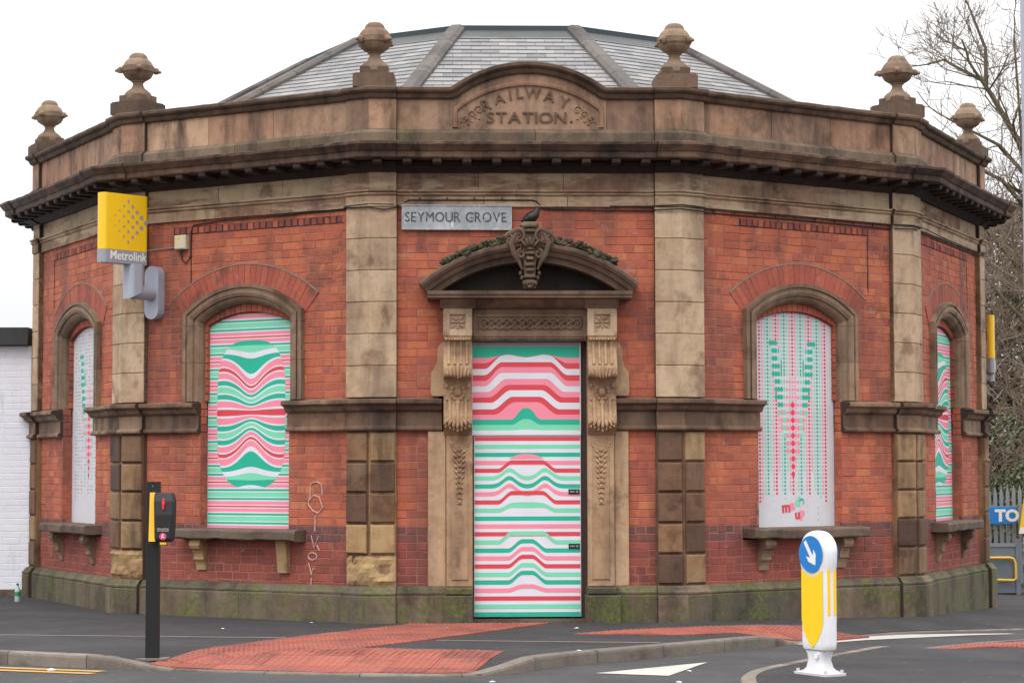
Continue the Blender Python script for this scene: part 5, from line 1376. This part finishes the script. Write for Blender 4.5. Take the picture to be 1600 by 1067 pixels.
# lamp column
lp = empty('lamp_column', (4.645, -4.0, iz(4.645, -4.0))); tag(lp, 'pale blue grey street lamp column at the right edge of the picture', 'lamp post')
t = MB(); t.lathe([(.12, 0), (.12, 1.1), (.105, 1.14), (.09, 1.3), (.075, 4), (.065, 8.5), (.05, 8.6)], 16); t.build('column', PALEGREY, lp, smooth=True)
t = MB(); t.tube([(0, 0, 8.5), (.05, 0, 8.75), (.5, 0, 8.95), (1.1, 0, 9.0)], .035, 8); t.build('arm', PALEGREY, lp); t = MB(); t.cbox(.9, 1.5, .13, -.13, 8.93, 9.06, .04); t.build('lantern', GALV, lp)

# ------------------------------------------------------------------ left white building
wb = empty('white_brick_building', (-6.9, 5.45, 0)); tag(wb, 'low white painted brick building with a dark flat coping left of the station', 'building')
t = MB(); t.box(-8, .30, .02, 5, -.5, 3.34); wl_ = t.build('painted_wall', WWALL, wb)
t = MB(); t.box(-8.1, .27, -.10, .5, 3.35, 3.59); t.box(-8.1, .27, -.13, -.09, 3.35, 3.42); t.build('coping', WCOP, wb)
t = MB(); t.box(-8.0, .27, -.055, .02, -.3, .02); t.build('wall_base', ST_SILL, wb)
wm_ = {}; rest = MB(); cnt = 0
for r in range(38):
    z = .02+r*.0875; x = -8+(r % 2)*.119
    if z > 3.26: break
    while x < .28:
        wd = .229 if r % 4 else .109; b = min(x+wd, .29)
        near = x > -1.0 and cnt < 298 and b-x > .05
        if near:
            kx = round(b-x, 3)
            if kx not in wm_: tt = MB(); tt.cbox(-kx/2, kx/2, .03, -.001, -.039, .039, .005, None, .001); wm_[kx] = tt.mesh('brick', WWALL)
            link('brick', wm_[kx], wl_, Matrix.Translation(((x+b)/2, .0185+random.uniform(-.0015, .0005), z+.042))); cnt += 1
        elif b-x > .02:
            tt = MB(); tt.cbox(x, b, .03, .0175+random.uniform(-.0015, .0005), z+.003, z+.081, .005, None, .001); rest.add(tt.v, tt.f[:-1])
        x += wd+.008
stuff(rest.build('brick_courses', WWALL, wb))
# bottle
bo = empty('plastic_bottle', (-6.50, 4.2, pz(-6.5, 4.2))); tag(bo, 'clear bottle with a green label standing by the white wall', 'bottle')
t = MB(); t.lathe([(.034, 0), (.037, .01), (.037, .14), (.034, .16), (.016, .20), (.013, .215)], 14); t.build('bottle_body', GLASSB, bo, smooth=True)
t = MB(); t.lathe([(.0385, .075), (.0385, .13)], 14); t.build('label_band', GREENL, bo); t = MB(); t.lathe([(.016, .212), (.016, .235)], 10); t.build('cap', BLACKM, bo)
# litter
LIT = ['white litter scrap on the pavement near the left end of the station plinth', 'tiny pale scrap below the leftmost window, left one of a pair', 'tiny pale scrap below the leftmost window, right one of a pair',
       'pale scrap on the red tactile paving left of the door', 'white scrap on the pavement right of the door step', 'long pale scrap in the gutter by the yellow lines',
       'pale scrap on the road beside the rising kerb', 'pale scrap on the road in front of the white triangle', 'pale scrap on the road right behind the white triangle', 'pale scrap on the road at the bottom centre of the picture',
       'pale scrap on the pavement behind the crossing button post', 'pale scrap on the pavement below the graffiti']
for i, (x, y, sc_) in enumerate([(-5.75, 3.9, 1), (-5.2, 3.3, .6), (-5.0, 3.35, .6), (-.9, -.9, .7), (.5, -1.0, 1.1), (-4.5, -4.2, 1.6), (.35, -3.8, .8), (1.1, -5.6, 1), (1.3, -4.6, .8), (-.5, -5.5, 1), (-3.3, -.8, .7), (-2.4, 0, .8)]):
    onroad = y < interp(KERBL, x); z = rz_(x, y) if onroad else pz(x, y)
    t = MB(); n_ = 7; t.add([(0, 0, .012*sc_)]+[(.035*sc_*cos(2*pi*q/n_)*random.uniform(.6, 1.2), .03*sc_*sin(2*pi*q/n_)*random.uniform(.6, 1.2), random.uniform(0, .006)) for q in range(n_)], [(0, 1+q, 1+(q+1) % n_) for q in range(n_)])
    o = t.build('litter_scrap', LETW); o.location = (x, y, z+.006); tag(o, LIT[i], 'litter', 'scraps of litter on the ground')

# ------------------------------------------------------------------ right background
FY = 12.0; gr = gz(8.5, FY)
fe = empty('palisade_fence', (7.0, FY, gr)); tag(fe, 'grey galvanised palisade fence with spiked pales behind the station', 'fence')
pmesh = None
for i in range(34):
    x = -.2+i*.105
    if pmesh is None:
        t = MB(); t.extr([(-.03, 0), (.03, 0), (.03, 1.52), (.012, 1.60), (0, 1.66), (-.012, 1.60), (-.03, 1.52)], -.008, .012, None, lambda a, b, c: (a, c-.0, b)); pmesh = t.mesh('pale', GALV)
    link('pale', pmesh, fe, Matrix.Translation((x, 0, .05+x*.07)))
for z in (.35, 1.3): 
    t = MB(); t.add([(-.3, .02, z), (3.5, .02, z+.26), (3.5, .06, z+.26), (-.3, .06, z), (-.3, .02, z+.05), (3.5, .02, z+.31), (3.5, .06, z+.31), (-.3, .06, z+.05)], [(0, 1, 5, 4), (4, 5, 6, 7), (0, 3, 2, 1), (2, 3, 7, 6)]); t.build('rail', GALV, fe)
t = MB(); t.box(-.3, 6, -.12, .12, -.4, .02); o = t.build('low_kerb_wall', ST_SILL); o.location = (7.0, FY-.15, gr+.02); tag(o, 'low dark stone kerb wall at the foot of the grey fence', 'wall')
gp = empty('steel_gate', (8.5, FY-.35, gr)); tag(gp, 'solid grey steel gate leaf with a yellow tubular handrail', 'gate')
t = MB(); t.box(-.9, .12, 0, .04, .03, .84); t.build('panel', GREYPAN, gp); t = MB(); t.box(.11, .19, -.02, .07, 0, .92); t.build('post', GREYPAN, gp); t = MB(); t.box(-.9, .12, -.015, .05, .80, .86); t.build('top_rail', GALV, gp)
t = MB(); t.tube([(-.6, -.06, .62), (.0, -.06, .62), (.06, -.06, .60), (.09, -.06, .54), (.10, -.06, .28), (.06, -.06, .245), (-.6, -.06, .26)], .022, 8); t.build('handrail', TUBEY, gp, smooth=True)
sg_ = empty('blue_sign', (8.50, FY-.10, gr+1.32), 0); tag(sg_, 'blue sign on the grey fence showing the white letters TO', 'sign')
t = MB(); t.cbox(-.75, .20, 0, -.02, -.145, .145, .004); t.build('board', BLUE, sg_)
t = MB(); put_text(t, 'TO', .27, -.16, -.095, -.022, .002, .012, 0, None, 'LEFT', 1.05); t.build('lettering', LETW, sg_)
ys_ = empty('yellow_sign', (8.93, FY-.42, gr+1.32), 0); tag(ys_, 'tilted yellow notice with dark emblem and white strip at the right edge', 'sign')
t = MB(); t.extr([(-.27, -.30), (.35, -.30), (.30, .32), (-.17, .32)], 0, .02, None, lambda a, b, c: (a, c, b)); t.build('board', YELSIGN, ys_)
t = MB(); t.extr([(-.27, -.30), (.35, -.30), (.345, -.20), (-.255, -.20)], -.003, 0, None, lambda a, b, c: (a, c, b)); t.extr([(-.12, -.10), (.3, -.10), (.3, .0), (-.12, .0)], -.003, 0, None, lambda a, b, c: (a, c, b)); t.build('white_strip', LETW, ys_)
t = MB(); t.tube([(.02, -.002, .22), (.02, -.004, .22)], .075, 16); t.build('emblem', BLACKM, ys_)
t = MB(); put_text(t, 'Metro', .09, -.13, .04, -.003, .0006, .003, 0, None, 'LEFT'); t.build('lettering', BLACKM, ys_)
t = MB(); t.tube([(-.05, .01, -.30), (-.05, .01, -1.32)], .02, 8); t.build('leg', GALV, ys_); t = MB(); t.tube([(.2, .01, -.30), (.2, .01, -1.32)], .02, 8); t.build('leg', GALV, ys_)

# ------------------------------------------------------------------ trees
def grow(mb, p, d, r, ln, dep, rng, tw):
    if r < .0021 or dep > 9: return
    n_ = 4; pts = [p.copy()]; rr = [r]; q = p.copy(); dd = d.copy()
    for i in range(n_):
        dd = (dd+Vector((rng.uniform(-1, 1), rng.uniform(-1, 1), rng.uniform(-.6, .9)))*.22).normalized(); q = q+dd*ln/n_; pts.append(q.copy()); rr.append(r*(1-.38*(i+1)/n_))
    (mb if r > .018 else tw).tube(pts, [max(.0055, q_) for q_ in rr], 5 if r > .03 else 3)
    k_ = 3 if dep < 4 else 4
    for i in range(k_):
        j = rng.randint(2, n_); a = Vector((rng.uniform(-1, 1), rng.uniform(-1, 1), rng.uniform(-.5, .8))).normalized()
        nd = (dd*.75+a*.75).normalized(); grow(mb, pts[j], nd, rr[j]*rng.uniform(.55, .78), ln*rng.uniform(.62, .85), dep+1, rng, tw)
def tree(name, base, limbs, seed, label, dep0=2):
    e = empty(name, base); tag(e, label, 'tree', None); rng = random.Random(seed); mb_ = MB(); tw = MB()
    for pts, r0, r1, ln in limbs:
        P_ = [Vector(p) for p in pts]; R__ = [r0+(r1-r0)*i/(len(P_)-1) for i in range(len(P_))]; mb_.tube(P_, R__, 9)
        for i in range(1, len(P_)):
            for c in range(4):
                a = Vector((rng.uniform(-1, 1), rng.uniform(-.8, .8), rng.uniform(-.3, 1))).normalized(); seg = P_[i]-P_[i-1]
                grow(mb_, P_[i-1].lerp(P_[i], rng.uniform(.2, 1)), (seg.normalized()*.5+a).normalized(), min(R__[i]*.5, .06), ln, dep0, rng, tw)
        grow(mb_, P_[-1], (P_[-1]-P_[-2]).normalized(), r1*.9, ln, dep0, rng, tw)
    mb_.build('trunk', BARK, e, smooth=True); tw.build('crown', TWIG, e); return e
gt = -.6
tree('bare_tree', (12.3, 20, gt), [([(0, 0, 0), (-.1, 0, 3), (-.2, 0, 5.6)], .22, .15, 1.1), ([(-.2, 0, 5.6), (-.8, -.1, 7.6), (-1.3, -.2, 9.0), (-1.9, -.3, 10.0), (-2.1, -.3, 10.3)], .085, .04, .95), ([(-2.1, -.3, 10.3), (-2.5, -.3, 10.5), (-2.9, -.4, 10.7), (-3.25, -.4, 10.6)], .04, .02, .8),
    ([(-.2, 0, 5.6), (.3, .3, 8), (.4, .5, 11)], .10, .05, 1.1), ([(-2.0, -.3, 10.1), (-1.95, -.1, 11.0), (-2.3, 0, 12.0)], .05, .02, .85), ([(-.7, -.1, 7.1), (-1.7, -.3, 8.2), (-2.6, -.5, 8.6)], .06, .025, .9), ([(-.2, 0, 5), (-1.4, -.3, 6.4), (-2.3, -.5, 7.4)], .07, .025, .9), ([(-.1, 0, 4.4), (-1.2, -.2, 5.2), (-2.2, -.3, 6.3)], .06, .025, .9), ([(-.5, 0, 6.6), (-1.2, -.3, 7.8), (-1.4, -.3, 11.2)], .06, .02, .9), ([(-1.0, 0, 8.2), (-1.6, .2, 9.0), (-2.7, .3, 9.6)], .05, .02, .85), ([(-.2, 0, 7.6), (-.6, .2, 9.4), (-.9, .3, 12.3)], .06, .02, .9)],
    5, 'tall bare winter tree with spreading twigs above the right end of the roof', 2)
tree('bare_tree', (10.6, 24, gt), [([(0, 0, 0), (.05, 0, 2.5), (-.2, 0, 5)], .16, .09, 1.0), ([(-.2, 0, 5), (-.6, 0, 7), (-.8, 0, 8.5)], .07, .03, 1.0), ([(0, 0, 3.2), (.8, 0, 4.8), (1.2, 0, 6.8)], .07, .03, 1.0), ([(0, 0, 2.6), (.9, -.3, 3.6), (1.5, -.4, 4.6)], .06, .03, .9), ([(0, 0, 4), (.3, -.3, 5.6), (.1, -.4, 7.6)], .06, .03, .9)],
    11, 'tangled brown leafless tree behind the right corner of the station', 2)
tree('bare_tree', (11.9, 17, gt), [([(0, 0, 0), (-.2, 0, 2), (-.6, 0, 3.6)], .10, .06, 1.0), ([(-.6, 0, 3.6), (-1.2, .1, 4.8), (-1.7, 0, 6)], .06, .03, .9), ([(-.2, 0, 2), (-1.1, 0, 2.9), (-2.0, 0, 3.7)], .05, .02, .9)],
    19, 'slender bare tree standing just behind the grey palisade fence', 2)
rng = random.Random(4); t = MB()
def leaves(t, c, r, n_, sz):
    for i in range(n_):
        while True:
            v = Vector((rng.uniform(-1, 1), rng.uniform(-1, 1), rng.uniform(-1, 1)))
            if v.length < 1: break
        p = Vector(c)+Vector((v.x*r[0], v.y*r[1], v.z*r[2])); a = Vector((rng.uniform(-1, 1), rng.uniform(-1, 1), rng.uniform(-1, 1))).normalized(); b = a.orthogonal().normalized(); s = sz*rng.uniform(.6, 1.3)
        c_ = a.cross(b); t.add([p-b*s, p-c_*s*.5, p+b*s, p+c_*s*.5], [(0, 1, 2, 3)])
for i in range(44): leaves(t, (rng.uniform(-2.2, 2.4), rng.uniform(-.6, .6), rng.uniform(.3, 2.5)+.5*rng.random()), (.45, .4, .4), 150, .06)
iv = empty('ivy_shrub', (10.2, 15.5, gt)); tag(iv, 'dull green ivy covered shrub mass behind the palisade fence', 'shrub'); t.build('foliage', IVY, iv)
t = MB()
for i in range(16): x = rng.uniform(-2, 2); t.tube([(x, 0, 0), (x+rng.uniform(-.2, .2), 0, 1.2), (x+rng.uniform(-.5, .5), 0, 2.6)], [.04, .03, .012], 5)
t.build('stem', BARK, iv)
# far wood: mass of twigs closing the gap behind the trees
t = MB(); rng2 = random.Random(8)
for i in range(9000):
    x = rng2.uniform(-6, 2.5); z = rng2.uniform(0, 1)**1.15*9.0; y = rng2.uniform(-2.5, 2.5); a = rng2.uniform(-1.5, 1.5); l = rng2.uniform(.4, 1.3)
    p = Vector((x, y, z)); q = p+Vector((sin(a)*l, rng2.uniform(-.3, .3), cos(a)*l)); mid_ = (p+q)/2+Vector((rng2.uniform(-.2, .2), 0, rng2.uniform(-.2, .2)))
    t.tube([p, mid_, q], [.030, .024, .008], 3, TWIG if i % 3 else BARK)
rng = rng2
DEADL = leaf_mat('olive_leaf', (76, 68, 52), (124, 110, 88)); n0 = len(t.f)
for i in range(170): leaves(t, (rng2.uniform(-6, 2.5), rng2.uniform(-2, 2), rng2.uniform(.05, 1)**1.1*6.8), (1.0, .8, .8), 110, .08)
ki = t.mat(DEADL)
for j in range(n0, len(t.mi)): t.mi[j] = ki
o = t.build('far_thicket', None); o.location = (16, 33, gt); stuff(o)
